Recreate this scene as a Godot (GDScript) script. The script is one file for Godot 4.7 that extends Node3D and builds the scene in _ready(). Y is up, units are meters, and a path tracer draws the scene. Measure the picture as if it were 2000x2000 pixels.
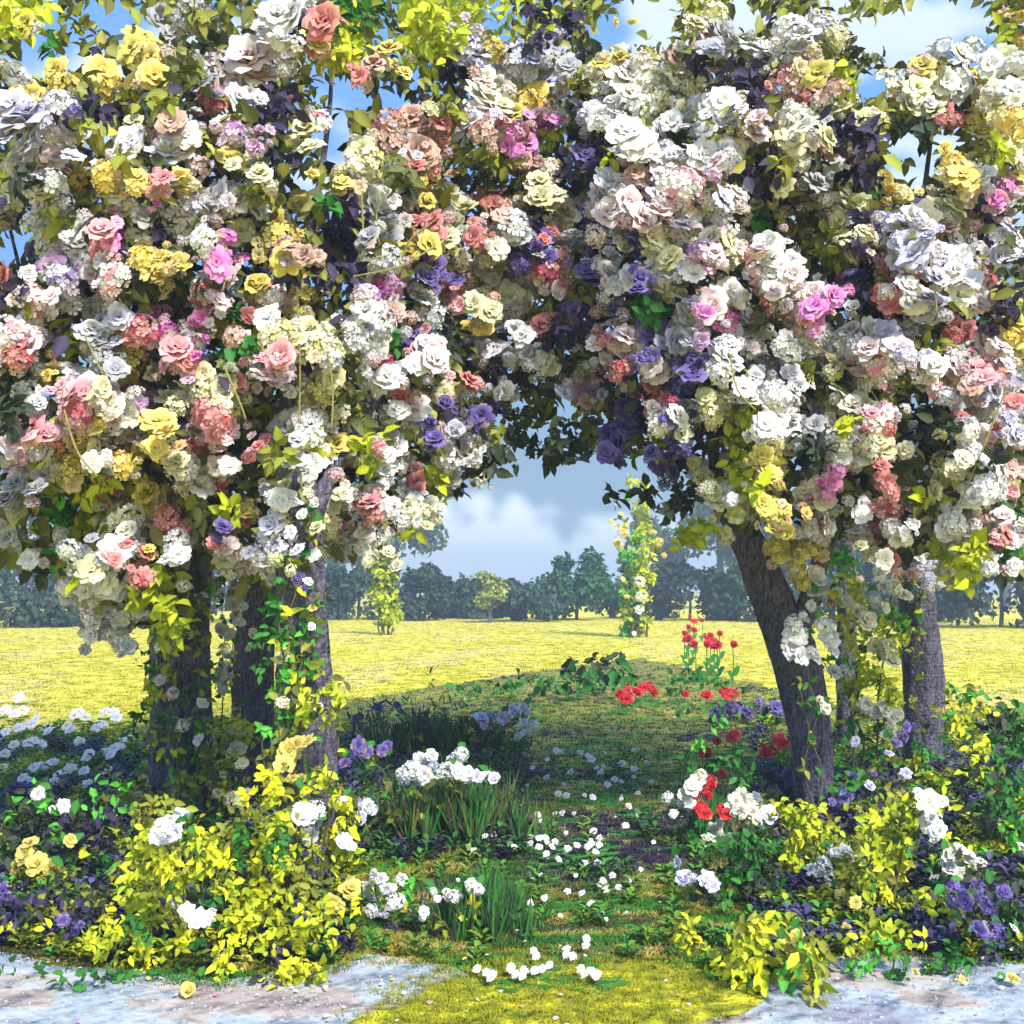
extends Node3D
# A garden under flowering trees: blossom arch, yellow meadow beyond, borders and a pale path in front.

const T := 0.46631           # tan of half the vertical field of view (50 degrees)
const EYE := Vector3(0, 1.6, 0)
var pitch := atan(0.15 * 0.46631)
var rng := RandomNumberGenerator.new()
var noise := FastNoiseLite.new()
var pal := {}
var flower_mesh := {}
var taken := {}
var petal_mat: StandardMaterial3D
var leaf_mat: StandardMaterial3D
var bark_mat: StandardMaterial3D
var twig_mat: StandardMaterial3D
var stem_mat: StandardMaterial3D
var gaps := []

# ---------------------------------------------------------------- helpers
func lin(r, g, b) -> Color:
	return Color(r / 255.0, g / 255.0, b / 255.0).srgb_to_linear()

func ray(x: float, y: float) -> Vector3:
	var v := Vector3((x - 1000.0) / 1000.0 * T, (1000.0 - y) / 1000.0 * T, -1.0)
	return v.rotated(Vector3.RIGHT, pitch)

func at(x: float, y: float, d: float) -> Vector3:   # the point d metres ahead on that line of sight
	var v := ray(x, y)
	return EYE + v * (d / -v.z)

func on_ground(x: float, y: float, h := 0.0) -> Vector3:
	var v := ray(x, y)
	return EYE + v * ((h - EYE.y) / v.y)

func ground_depth(y: float) -> float:
	var v := ray(1000, y)
	return -EYE.y / v.y

func jit(s: float) -> Vector3:
	return Vector3(rng.randf_range(-s, s), rng.randf_range(-s, s), rng.randf_range(-s, s))

func rand_dir() -> Vector3:
	while true:
		var v := jit(1.0)
		if v.length_squared() < 1.0 and v.length_squared() > 0.01:
			return v.normalized()
	return Vector3.UP

func tint(c: Color, s: float) -> Color:
	var k := 1.0 + rng.randf_range(-s, s)
	return Color(clampf(c.r * k * (1.0 + rng.randf_range(-s, s) * 0.4), 0, 0.85), clampf(c.g * k, 0, 0.85), clampf(c.b * k * (1.0 + rng.randf_range(-s, s) * 0.5), 0, 0.85))

func numbered(called: String) -> String:
	var n: int = taken.get(called, 0)
	taken[called] = n + 1
	return called if n == 0 else "%s_%03d" % [called, n]

func thing(called: String, label: String, category: String, where: Vector3, group := "") -> Node3D:
	var o := Node3D.new()
	o.name = numbered(called)
	add_child(o)
	o.position = where
	o.set_meta("label", label)
	o.set_meta("category", category)
	if group != "":
		o.set_meta("group", group)
	return o

func part(parent: Node3D, called: String, mesh: Mesh, m: Material) -> MeshInstance3D:
	var o := MeshInstance3D.new()
	o.name = called
	o.mesh = mesh
	if m:
		o.material_override = m
	parent.add_child(o, true)
	return o

func structure(called: String, mesh: Mesh, m: Material) -> MeshInstance3D:
	var o := part(self, called, mesh, m)
	o.set_meta("kind", "structure")
	return o

# ---- a batch of leaves: one mesh, one colour per leaf
class Leaves:
	var v := PackedVector3Array()
	var n := PackedVector3Array()
	var c := PackedColorArray()
	var ix := PackedInt32Array()
	func leaf(p: Vector3, along: Vector3, face: Vector3, l: float, w: float, col: Color) -> void:
		var side := along.cross(face).normalized()
		var up := side.cross(along).normalized()
		var b := v.size()
		v.append(p)
		for k in 2:
			var f := 0.32 if k == 0 else 0.68
			var ww := w if k == 0 else w * 0.8
			var m := p + along * l * f - up * l * (0.02 if k == 0 else 0.07)
			v.append(m + side * ww + up * w * 0.4); v.append(m); v.append(m - side * ww + up * w * 0.4)
		v.append(p + along * l - up * l * 0.2)
		var nl := (up - side * 0.38).normalized()
		var nr := (up + side * 0.38).normalized()
		n.append(up); n.append(nl); n.append(up); n.append(nr); n.append(nl); n.append(up); n.append(nr); n.append((up + along * 0.2).normalized())
		var rim := Color(col.r * 0.86, col.g * 0.9, col.b * 0.9)
		var tip := col.lerp(Color(0.24, 0.17, 0.06), 0.3 if int(absf(p.x * 733.0 + p.y * 517.0)) % 5 == 0 else 0.0)
		var vein := Color(minf(col.r * 1.12 + 0.012, 0.85), minf(col.g * 1.1 + 0.012, 0.85), col.b * 1.05 + 0.008)
		c.append(vein); c.append(rim); c.append(vein); c.append(rim); c.append(rim); c.append(vein); c.append(rim); c.append(tip)
		ix.append_array(PackedInt32Array([b, b + 2, b + 1, b, b + 3, b + 2, b + 1, b + 2, b + 5, b + 1, b + 5, b + 4, b + 2, b + 3, b + 6, b + 2, b + 6, b + 5, b + 4, b + 5, b + 7, b + 5, b + 6, b + 7]))
	func mesh() -> ArrayMesh:
		var a := []
		a.resize(Mesh.ARRAY_MAX)
		a[Mesh.ARRAY_VERTEX] = v; a[Mesh.ARRAY_NORMAL] = n; a[Mesh.ARRAY_COLOR] = c; a[Mesh.ARRAY_INDEX] = ix
		var m := ArrayMesh.new()
		m.add_surface_from_arrays(Mesh.PRIMITIVE_TRIANGLES, a)
		return m

# leaves scattered through a ball
func leaf_ball(b: Leaves, centre: Vector3, r: float, count: int, size: float, col: Color, vary := 0.3, upright := 0.0) -> void:
	for k in count:
		var p := centre + rand_dir() * r * pow(rng.randf(), 0.45)
		var along := (rand_dir() + Vector3(0, -0.25 + upright * 2.0, 0.15)).normalized()
		var face := (rand_dir() * 0.9 + Vector3(0, 0.45, 0.75)).normalized()
		var l := size * rng.randf_range(0.7, 1.35)
		b.leaf(p, along, face, l, l * (0.26 if upright < 0.5 else 0.1), tint(col, vary))

# ---- tapered, slightly crooked tube through points with radii
func tube(st: SurfaceTool, pts: Array, rad: Array, sides := 12, rough := 0.08) -> void:
	var rings := []
	for i in pts.size():
		var d: Vector3 = (pts[mini(i + 1, pts.size() - 1)] - pts[maxi(i - 1, 0)])
		d = d.normalized()
		var s := d.cross(Vector3(0.13, 0.2, 1)).normalized()
		var u := s.cross(d).normalized()
		var ring := []
		for k in sides:
			var a := TAU * k / sides
			var q: Vector3 = pts[i]
			var wob := noise.get_noise_3d(cos(a) * 60.0 + q.x * 40.0, q.y * 45.0, sin(a) * 60.0 + q.z * 40.0) * 1.6
			var ridge := 1.0 - absf(noise.get_noise_3d(cos(a + wob * 0.2) * 330.0, q.y * 60.0 + 70.0, sin(a + wob * 0.2) * 330.0)) * 4.0
			var r: float = rad[i] * (1.0 + rough * (wob + (ridge * 0.45 if sides > 20 else 0.0)))
			ring.append(q + (s * cos(a) + u * sin(a)) * r)
		rings.append(ring)
	for i in rings.size() - 1:
		for k in sides:
			var k2 := (k + 1) % sides
			for p in [rings[i][k], rings[i + 1][k], rings[i][k2], rings[i][k2], rings[i + 1][k], rings[i + 1][k2]]:
				st.add_vertex(p)
	var last: Vector3 = pts[-1]
	for k in sides:
		st.add_vertex(rings[-1][k]); st.add_vertex(last); st.add_vertex(rings[-1][(k + 1) % sides])

func smooth_path(ctrl: Array, rad: Array, steps: int) -> Array:
	var cv := Curve3D.new()
	for i in ctrl.size():
		var t: Vector3 = (ctrl[mini(i + 1, ctrl.size() - 1)] - ctrl[maxi(i - 1, 0)]) * 0.17
		cv.add_point(ctrl[i], -t, t)
	var p := []
	var r := []
	for k in steps + 1:
		var f := float(k) / steps * (ctrl.size() - 1)
		var i := mini(int(f), ctrl.size() - 2)
		p.append(cv.samplef(f))
		r.append(lerpf(rad[i], rad[i + 1], f - i))
	return [p, r]

func limb_mesh(ctrl: Array, rad: Array, steps := 10, sides := 12, rough := 0.08) -> Mesh:
	var st := SurfaceTool.new()
	st.begin(Mesh.PRIMITIVE_TRIANGLES)
	st.set_smooth_group(0)
	var q := smooth_path(ctrl, rad, steps)
	tube(st, q[0], q[1], sides, rough)
	st.index()
	st.generate_normals()
	return st.commit()

# ---- blossoms: whorls of ruffled petals, radius 1, opening along +Y
func petal(st: SurfaceTool, turn: float, tilt: float, off: float, len: float, wid: float, c0: Color, c1: Color, lift: float) -> void:
	var b := Basis(Vector3.UP, turn) * Basis(Vector3.RIGHT, tilt)
	var o := Basis(Vector3.UP, turn) * Vector3(0, lift, off)
	var g := []
	for i in 4:
		var f := i / 3.0
		var row := []
		for j in 3:
			var s := (j - 1.0)
			var w: float = wid * [0.3, 0.95, 1.1, 0.55][i] * rng.randf_range(0.85, 1.15)
			var y := len * f * (1.0 if j == 1 else 0.93) + (rng.randf_range(-0.09, 0.07) * len if i == 3 else 0.0)
			var z := -0.28 * len * sin(f * 2.6) + 0.22 * wid * s * s + rng.randf_range(-0.05, 0.05) * len * f
			row.append(o + b * Vector3(s * w, y, z))
		g.append(row)
	for i in 3:
		for j in 2:
			var ca := c0.lerp(c1, i / 3.0)
			var cb := c0.lerp(c1, (i + 1) / 3.0)
			var q := [[g[i][j], ca], [g[i + 1][j], cb], [g[i][j + 1], ca], [g[i][j + 1], ca], [g[i + 1][j], cb], [g[i + 1][j + 1], cb]]
			for p in q:
				st.set_color(p[1])
				st.add_vertex(p[0])

func make_blossom(main: Color, alt: Color, core: Color, kind: int) -> Mesh:
	var st := SurfaceTool.new()
	st.begin(Mesh.PRIMITIVE_TRIANGLES)
	st.set_smooth_group(0)
	if kind == 2:      # a dome of small four-petalled florets
		for k in 26:
			var h := 1.0 - (k + 0.5) / 26.0 * 1.15
			var a := k * 2.39996 + rng.randf_range(-0.2, 0.2)
			var d := Vector3(cos(a) * sqrt(maxf(0, 1 - h * h)), h, sin(a) * sqrt(maxf(0, 1 - h * h)))
			var c := main.lerp(alt, rng.randf())
			if rng.randf() < 0.25: c = core
			c = tint(c, 0.1)
			var s := d.cross(Vector3(0.3, 0.2, 0.9)).normalized()
			var u := s.cross(d).normalized()
			var p := d * rng.randf_range(0.68, 0.92)
			var r := rng.randf_range(0.26, 0.38)
			var t0 := rng.randf() * TAU
			for q in 4:
				var e := t0 + q * TAU / 4
				var o1 := (s * cos(e) + u * sin(e)) * r
				var o2 := (s * cos(e + 0.62) + u * sin(e + 0.62)) * r * 0.85
				var o3 := (s * cos(e - 0.62) + u * sin(e - 0.62)) * r * 0.85
				for w in [p, p + o3 + d * 0.1, p + o1 + d * 0.14, p, p + o1 + d * 0.14, p + o2 + d * 0.1]:
					st.set_color(c)
					st.add_vertex(w)
	else:
		var whorls := [[7, 1.35, 0.10, 0.95, 0.42, -0.05], [6, 0.95, 0.10, 0.85, 0.40, 0.0], [6, 0.58, 0.08, 0.75, 0.34, 0.05], [4, 0.25, 0.06, 0.62, 0.26, 0.08]]
		if kind == 1:
			whorls = [[8, 1.45, 0.08, 1.0, 0.36, 0.0], [7, 1.05, 0.08, 0.8, 0.3, 0.02], [5, 0.5, 0.05, 0.5, 0.22, 0.05]]
		if kind == 3:      # half open
			whorls = [[6, 0.85, 0.09, 0.85, 0.42, 0.0], [5, 0.45, 0.07, 0.9, 0.38, 0.0], [4, 0.15, 0.05, 0.85, 0.28, 0.02]]
		for wi in whorls.size():
			var w = whorls[wi]
			for k in w[0]:
				var c := tint(main.lerp(alt, rng.randf()), 0.08)
				if wi == 0 and rng.randf() < 0.12: c = c.lerp(lin(186, 160, 118), 0.5)      # outer petals going over
				var b := core if wi >= 1 else main.lerp(core, 0.5)
				petal(st, TAU * (k + rng.randf_range(-0.25, 0.25) + wi * 0.5) / w[0], w[1] + rng.randf_range(-0.18, 0.18), w[2], w[3] * rng.randf_range(0.85, 1.1), w[4], b.lerp(c, 0.25), c, w[5])
	st.index()
	st.generate_normals()
	return st.commit()

func blossom_mesh(code: String, i: int) -> Mesh:
	var key := code + str(i % 8)
	if not flower_mesh.has(key):
		var p = pal[code]
		flower_mesh[key] = make_blossom(p[0], p[1], p[2], [0, 0, 1, 2, 3, 2, 1, 0][i % 8])
	return flower_mesh[key]

func add_blossom(parent: Node3D, called: String, code: String, p: Vector3, r: float, toward: Vector3) -> MeshInstance3D:
	var kind := rng.randi() % 8
	var o := part(parent, called, blossom_mesh(code, kind), petal_mat)
	if kind == 2 or kind == 6:      # open flowers show their stamens
		var eye := part(o, "centre", eye_mesh(), eye_mat("Y"))
		eye.transform = Transform3D(Basis().scaled(Vector3.ONE * 0.5), Vector3(0, 0.16, 0))
	var y := (toward + jit(0.55)).normalized()
	var x := y.cross(rand_dir()).normalized()
	var b := Basis(x, y, x.cross(y).normalized()).scaled(Vector3.ONE * r)
	o.transform = Transform3D(b * Basis().scaled(Vector3(rng.randf_range(0.85, 1.15), rng.randf_range(0.75, 1.0), rng.randf_range(0.85, 1.15))), p - parent.position)
	return o

var made := {}
func eye_mesh() -> Mesh:
	if not made.has("eye"):      # a button of short stamens
		var st := SurfaceTool.new()
		st.begin(Mesh.PRIMITIVE_TRIANGLES)
		for k in 16:
			var a := k * 2.39996
			var q := Vector3(cos(a), 0, sin(a)) * 0.4 * sqrt(k / 16.0)
			var tip := q * 1.25 + Vector3(0, 0.34 - q.length() * 0.2, 0)
			for j in 3:
				var u := Vector3(cos(a + j * TAU / 3), 0, sin(a + j * TAU / 3)) * 0.07
				var w := Vector3(cos(a + (j + 1) * TAU / 3), 0, sin(a + (j + 1) * TAU / 3)) * 0.07
				st.add_vertex(q + u); st.add_vertex(tip); st.add_vertex(q + w)
		st.generate_normals()
		made["eye"] = st.commit()
	return made["eye"]
func leaf_stem() -> Material:
	if not made.has("stem"):
		made["stem"] = mat(pal["e"][0].linear_to_srgb(), 0.7)
	return made["stem"]
func eye_mat(code: String) -> Material:
	if not made.has(code):
		made[code] = mat(pal[code][2].linear_to_srgb(), 0.8)
	return made[code]

# planting lists: colour code, crop origin, then x, y, radius in tenths of that crop (3.623 photograph pixels each)
func dabs(into: Array, code: String, ox: float, oy: float, a: Array) -> void:
	for i in range(0, a.size(), 3):
		into.append([code, ox + a[i] * 3.623, oy + a[i + 1] * 3.623, a[i + 2] * 3.623])

func is_leaf(code: String) -> bool:
	return code in ["O", "o", "l", "z", "e", "E", "k", "v"]

func setup_palette() -> void:
	pal = {
		"W": [lin(238, 236, 240), lin(222, 220, 228), lin(240, 236, 225)],
		"w": [lin(236, 231, 212), lin(240, 236, 226), lin(226, 214, 160)],
		"G": [lin(206, 206, 208), lin(226, 226, 226), lin(178, 178, 186)],
		"g": [lin(160, 160, 166), lin(186, 186, 190), lin(128, 128, 138)],
		"L": [lin(192, 188, 216), lin(222, 220, 236), lin(150, 142, 192)],
		"P": [lin(238, 214, 218), lin(238, 232, 234), lin(220, 140, 155)],
		"p": [lin(222, 150, 158), lin(232, 190, 194), lin(205, 95, 115)],
		"S": [lin(210, 122, 124), lin(224, 160, 156), lin(190, 80, 90)],
		"t": [lin(198, 158, 148), lin(216, 184, 168), lin(170, 116, 112)],
		"M": [lin(230, 128, 208), lin(236, 170, 216), lin(214, 90, 186)],
		"Q": [lin(208, 160, 208), lin(226, 200, 228), lin(176, 116, 186)],
		"Y": [lin(240, 212, 104), lin(238, 222, 144), lin(226, 182, 66)],
		"y": [lin(208, 192, 96), lin(222, 204, 112), lin(170, 156, 62)],
		"K": [lin(216, 212, 166), lin(228, 226, 196), lin(190, 184, 110)],
		"R": [lin(190, 22, 34), lin(205, 34, 40), lin(120, 8, 18)],
		"V": [lin(88, 70, 142), lin(128, 112, 176), lin(58, 42, 104)],
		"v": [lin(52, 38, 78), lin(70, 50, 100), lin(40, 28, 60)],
		"O": [lin(138, 142, 40)], "o": [lin(96, 100, 44)], "l": [lin(186, 196, 30)], "z": [lin(226, 222, 30)],
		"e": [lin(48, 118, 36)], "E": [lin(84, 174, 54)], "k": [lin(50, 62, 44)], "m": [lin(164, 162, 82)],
	}

# ---------------------------------------------------------------- what blooms and grows where in the crowns
func crown_list() -> Array:
	var c := []
	# upper left
	dabs(c, "l", 0, 0, [3,10,9, 186,20,12, 10,4,8, 186,28,8])
	dabs(c, "O", 0, 0, [75,57,10, 88,55,5, 48,68,6, 118,80,9, 40,10,5, 48,18,5, 33,20,5, 108,8,6, 118,2,6, 122,18,5, 105,38,6, 170,60,6, 48,98,4, 66,85,4, 140,105,6, 30,120,4])
	dabs(c, "e", 0, 0, [185,3,8, 126,168,3, 122,178,3, 128,184,6, 30,27,3, 176,110,4])
	dabs(c, "v", 0, 0, [165,16,5, 150,58,9, 142,62,7, 156,50,6, 35,58,6, 52,58,6, 63,60,5, 148,135,3, 155,147,4, 172,140,7, 175,148,5, 188,148,6, 190,130,6, 180,125,6, 12,155,4, 4,161,5, 85,127,5, 92,130,4, 50,158,6, 188,115,6])
	dabs(c, "k", 0, 0, [14,96,6, 12,102,3, 123,158,4, 70,150,4])
	dabs(c, "o", 0, 0, [135,92,8, 100,127,6, 78,152,10, 175,165,7, 180,155,5, 120,95,6, 25,150,6, 95,155,7, 108,118,4, 100,40,8])
	dabs(c, "W", 0, 0, [17,18,4, 160,10,8, 118,10,4, 147,36,9, 150,27,8, 140,55,5, 40,72,6, 70,77,7, 75,74,5, 65,82,4, 100,73,6, 90,85,8, 10,108,7, 120,105,6, 72,112,8, 80,118,6, 20,120,6, 23,125,5, 28,133,6, 110,130,5, 108,126,4, 55,145,8, 58,141,6, 48,150,5, 108,165,6, 145,172,6, 190,178,4])
	dabs(c, "G", 0, 0, [150,9,8, 128,54,6, 120,68,5, 28,100,6, 128,108,7, 133,103,5, 65,105,6, 138,115,8, 45,125,7, 42,133,7, 15,148,4, 40,165,7, 62,165,5, 50,180,7, 8,40,6, 12,46,5])
	dabs(c, "g", 0, 0, [88,11,7, 104,5,6, 100,12,6, 112,115,6, 58,175,6, 58,188,6, 92,18,4, 112,46,6])
	dabs(c, "Y", 0, 0, [167,22,6, 171,26,5, 32,39,6, 56,40,7, 60,48,5, 73,46,5, 83,42,7, 81,33,5, 58,95,6, 58,102,5, 73,97,5, 75,102,4, 98,97,5, 98,103,6, 43,97,4, 168,96,4, 78,140,5, 83,145,6, 88,140,5, 88,150,5, 75,136,4])
	dabs(c, "y", 0, 0, [15,15,6, 34,47,6, 72,27,7, 76,22,7, 10,53,5, 18,52,5, 8,62,5, 125,87,6, 148,118,6, 150,130,8, 162,112,6, 155,140,6, 185,100,5, 97,142,4, 160,152,8, 165,160,6, 140,155,7, 120,175,6, 128,180,5, 160,172,5])
	dabs(c, "P", 0, 0, [135,33,11, 140,43,8, 93,77,8, 100,82,5, 172,66,5, 30,85,6, 75,120,5, 62,150,6, 126,150,5, 15,160,6, 22,165,7, 18,172,6, 28,160,4, 112,157,7, 117,163,5, 145,160,7, 140,165,5, 150,165,5, 155,165,4, 100,187,7, 5,180,8, 15,185,8])
	dabs(c, "S", 0, 0, [175,13,8, 115,55,5, 120,53,5, 156,54,2, 27,88,2, 88,97,5, 152,141,5, 4,148,5, 112,168,3, 135,170,4, 72,182,5, 8,190,6])
	dabs(c, "t", 0, 0, [85,70,6, 92,66,6, 158,135,5, 165,138,5, 62,92,4, 40,92,5])
	dabs(c, "p", 0, 0, [55,125,6, 56,135,6, 120,146,5, 78,178,6, 96,190,5, 110,50,5])
	dabs(c, "M", 0, 0, [84,110,2, 84,116,2, 60,130,5, 65,128,4, 122,128,4, 130,125,5, 40,149,4, 56,157,3, 117,142,6, 114,138,4, 130,140,4, 108,172,4, 84,170,5, 90,178,4, 86,175,4, 97,170,2, 108,185,4])
	dabs(c, "Q", 0, 0, [126,72,5, 140,72,4, 138,80,5, 140,122,4, 36,140,8, 28,145,6])
	dabs(c, "L", 0, 0, [15,68,12, 28,66,8, 5,75,8, 20,78,8, 32,110,5, 98,118,8, 105,112,5, 33,150,6, 55,168,6, 65,172,6])
	dabs(c, "V", 0, 0, [12,120,4, 18,135,4, 40,62,4])
	dabs(c, "K", 0, 0, [72,66,4, 165,72,7, 168,80,6, 20,90,6, 8,88,5, 22,104,5, 130,125,6, 72,128,4, 110,180,6, 150,182,8, 165,178,6, 168,185,8, 140,95,6])
	# upper middle
	dabs(c, "e", 650, 0, [10,5,9, 25,4,8, 108,24,4, 30,180,3, 38,178,5, 42,170,4, 35,185,4, 165,165,5, 172,167,6, 180,163,5, 183,170,4, 175,172,4])
	dabs(c, "l", 650, 0, [50,10,13, 75,4,12, 95,6,10, 60,20,12, 50,28,9, 10,22,9, 8,30,8, 115,77,5, 150,84,3, 85,84,5, 70,12,8])
	dabs(c, "O", 650, 0, [75,25,8, 62,58,8, 68,62,6, 130,40,6, 80,85,7, 70,85,6, 90,88,7, 98,93,6, 132,155,7, 110,165,7, 120,165,6, 145,3,6, 190,2,6, 135,48,6, 165,65,5, 185,75,6])
	dabs(c, "v", 650, 0, [103,3,6, 112,10,8, 125,12,7, 110,20,6, 125,18,6, 92,27,3, 68,35,5, 62,32,4, 65,40,5, 122,86,6, 126,93,5, 133,75,6, 140,80,7, 145,90,5, 142,97,6, 8,110,6, 10,120,6, 5,135,5, 12,130,5, 105,122,6, 112,116,6, 118,180,6, 125,180,7, 112,185,5])
	dabs(c, "V", 650, 0, [135,84,6, 60,140,7, 55,145,6, 50,150,5, 100,135,6, 108,138,7, 100,142,5, 115,140,5, 138,112,4, 140,125,7, 145,132,6, 150,122,5, 142,138,5, 165,130,6, 168,140,6, 105,148,5, 138,148,5, 140,153,5, 150,160,6, 145,165,5, 165,150,5, 165,157,4, 128,160,4, 130,168,4, 142,172,6, 42,185,4, 44,178,3, 135,172,5, 172,178,6, 168,185,6, 178,185,4])
	dabs(c, "o", 650, 0, [20,8,5, 33,10,5, 35,92,7, 85,95,7, 100,103,5, 95,108,6, 70,188,6, 140,190,6])
	dabs(c, "k", 650, 0, [40,98,6, 72,75,6, 65,175,7, 60,185,7, 140,188,4])
	dabs(c, "y", 650, 0, [85,28,6, 30,28,6, 25,35,5, 105,40,3, 155,33,5, 145,35,5, 98,62,6, 55,100,5, 45,103,5, 50,110,5, 45,130,7, 40,138,6, 52,132,5, 72,178,4, 86,183,3, 152,12,2, 162,12,2])
	dabs(c, "Y", 650, 0, [38,40,4, 103,50,5, 110,50,5, 105,56,6, 46,98,4, 5,100,5, 80,175,5, 82,180,4])
	dabs(c, "S", 650, 0, [15,42,5, 25,70,5, 58,66,5, 60,74,5, 45,90,4, 53,92,4, 153,90,3, 42,117,4, 45,120,4, 55,120,5, 56,127,4, 83,105,4, 87,112,5, 76,128,4, 80,130,5, 107,120,3, 110,124,3, 117,125,4, 113,130,4, 124,154,2, 62,157,5, 56,155,3, 113,175,5, 118,172,4, 131,176,4, 146,183,3])
	dabs(c, "t", 650, 0, [17,46,4, 22,36,6, 32,66,6, 42,65,7, 50,68,7, 55,78,6, 48,82,7, 30,78,6, 80,72,5, 103,87,4, 110,90,5, 163,93,4, 168,95,3, 85,120,6, 93,117,5, 122,142,6, 125,150,5, 60,150,4, 70,152,5, 32,168,5, 33,175,4, 152,175,5])
	dabs(c, "K", 650, 0, [52,60,4, 82,45,8, 90,58,7, 98,55,5, 15,82,6, 20,88,7, 18,95,6, 118,92,5, 140,44,6, 165,38,6, 178,48,8, 185,42,6, 175,55,6, 110,100,6, 105,98,5, 118,97,5, 112,108,6, 120,105,5, 65,110,5, 72,113,5, 62,105,6, 60,135,6, 62,128,5, 118,112,5, 125,115,5, 122,125,5, 155,128,5, 158,135,5, 172,130,7, 178,128,6, 175,136,6, 85,140,6, 80,162,6, 76,165,5, 85,168,5])
	dabs(c, "w", 650, 0, [80,54,8, 90,48,6, 98,45,4, 123,63,4, 12,90,5, 150,40,8, 158,44,8, 170,45,7, 148,50,7, 160,52,6, 66,122,7, 70,128,6, 75,125,4, 88,134,5])
	dabs(c, "W", 650, 0, [77,60,6, 76,66,5, 40,75,4, 38,82,2, 46,85,3, 152,58,6, 165,58,6, 145,64,6, 158,72,8, 165,78,8, 160,85,7, 172,75,7, 175,84,7, 168,90,5, 150,100,8, 182,100,7, 188,90,7, 173,108,3, 188,130,5, 35,120,4, 128,118,5, 130,128,5, 133,135,6, 92,147,6, 98,150,5, 100,155,7, 95,160,6, 102,162,5, 148,148,7, 155,147,6, 145,145,4, 160,150,5, 152,155,4, 98,180,7, 103,182,5, 22,182,7, 182,150,6, 178,157,6, 185,188,5])
	dabs(c, "G", 650, 0, [186,58,6, 190,64,5, 182,66,5, 22,110,7, 25,105,5, 97,122,7, 92,128,5, 20,140,6, 30,140,6, 80,146,6, 85,150,5, 48,162,5, 18,168,7, 15,178,7, 25,175,6, 12,185,6, 52,170,6, 53,178,5, 150,168,4])
	dabs(c, "g", 650, 0, [126,36,5, 28,118,6, 30,125,6, 20,128,5, 100,128,6])
	dabs(c, "L", 650, 0, [72,27,6, 80,30,7, 78,38,6, 100,33,7, 110,36,7, 120,33,7, 115,44,5, 92,38,4, 133,58,5, 140,60,5, 138,66,4, 155,74,4, 190,122,5, 22,150,6, 80,190,5, 88,188,5, 105,190,4, 175,145,7, 185,140,6, 187,178,6, 190,170,5])
	dabs(c, "P", 650, 0, [85,65,5, 145,108,7, 150,115,7, 158,110,8, 165,104,8, 172,100,7, 178,108,7, 165,118,7, 175,115,6, 185,110,6, 190,100,6, 152,122,4, 118,150,7, 110,155,5, 120,157,5, 95,170,7, 102,172,6, 92,175,5, 100,165,5, 50,188,6, 158,182,6, 162,186,5, 155,190,5])
	dabs(c, "p", 650, 0, [90,68,6, 105,72,6, 170,88,3, 160,122,4, 115,145,6, 67,160,5, 68,165,4, 47,190,5])
	dabs(c, "M", 650, 0, [98,72,5, 95,78,4, 113,70,6, 118,65,4, 105,78,5, 115,60,4, 24,157,6, 28,155,4])
	dabs(c, "Q", 650, 0, [30,145,5, 18,160,5, 33,152,5])
	# upper right
	dabs(c, "O", 1300, 0, [20,3,8, 30,2,6, 65,5,8, 90,32,8, 5,75,7, 25,75,5, 45,88,4, 50,94,4, 62,90,4, 75,118,6, 78,124,7, 70,128,6, 85,130,8, 80,138,8, 92,133,7, 98,140,6, 186,5,6, 182,10,8, 178,85,5, 50,168,5, 145,188,5, 152,162,3, 118,56,5, 125,62,4])
	dabs(c, "o", 1300, 0, [75,5,8, 100,30,8, 110,33,6, 70,137,5, 55,170,6, 60,175,5, 140,182,5, 118,125,5])
	dabs(c, "l", 1300, 0, [95,40,6, 98,45,4, 187,15,6, 182,78,5])
	dabs(c, "e", 1300, 0, [45,120,6, 50,115,4, 108,105,3, 3,168,4, 2,162,3])
	dabs(c, "k", 1300, 0, [128,67,5, 138,69,5, 160,55,4, 163,60,4, 168,52,4, 160,40,3, 163,67,3, 168,110,5, 165,125,5, 188,145,4])
	dabs(c, "v", 1300, 0, [17,35,6, 40,40,8, 48,45,8, 52,38,5, 45,53,6, 30,50,5, 40,92,5, 45,90,5, 55,85,6, 60,90,5, 48,98,6, 55,98,6, 85,55,6, 82,70,5, 90,68,6, 98,72,5, 92,76,4, 102,68,4, 112,72,5, 110,78,4, 82,88,4, 105,88,6, 100,95,6, 108,93,5, 175,115,6, 172,122,6, 62,112,4, 82,115,5, 108,118,5, 112,120,5, 104,128,4, 110,132,4, 100,157,4, 105,160,4, 110,145,5, 115,168,5, 185,158,5, 188,165,4, 182,168,4])
	dabs(c, "V", 1300, 0, [20,75,3, 95,150,4, 103,150,5, 175,178,4])
	dabs(c, "K", 1300, 0, [15,15,6, 25,10,6, 92,20,5, 85,23,5, 5,42,7, 18,47,6, 5,50,7, 10,63,7, 40,53,4, 58,76,7, 68,77,7, 65,82,5, 88,62,6, 95,60,5, 85,75,6, 80,65,4, 95,78,4, 108,65,5, 106,72,4, 115,66,5, 120,48,7, 135,48,6, 130,58,6, 140,44,5, 145,60,5, 178,50,5, 178,65,5, 182,33,6, 186,82,5, 190,85,5, 63,100,5, 68,105,5, 60,108,5, 72,112,5, 78,108,6, 95,105,6, 98,112,6, 95,120,5, 104,110,5, 106,125,4, 110,127,4, 100,130,5, 98,136,5, 35,133,6, 3,140,6, 35,140,5, 150,118,6, 155,112,6, 145,112,5, 158,122,5, 8,160,5])
	dabs(c, "w", 1300, 0, [28,6,4, 12,40,6, 62,70,8, 70,66,8, 75,70,6, 70,88,5, 128,52,7, 158,30,6, 25,130,6])
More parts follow.
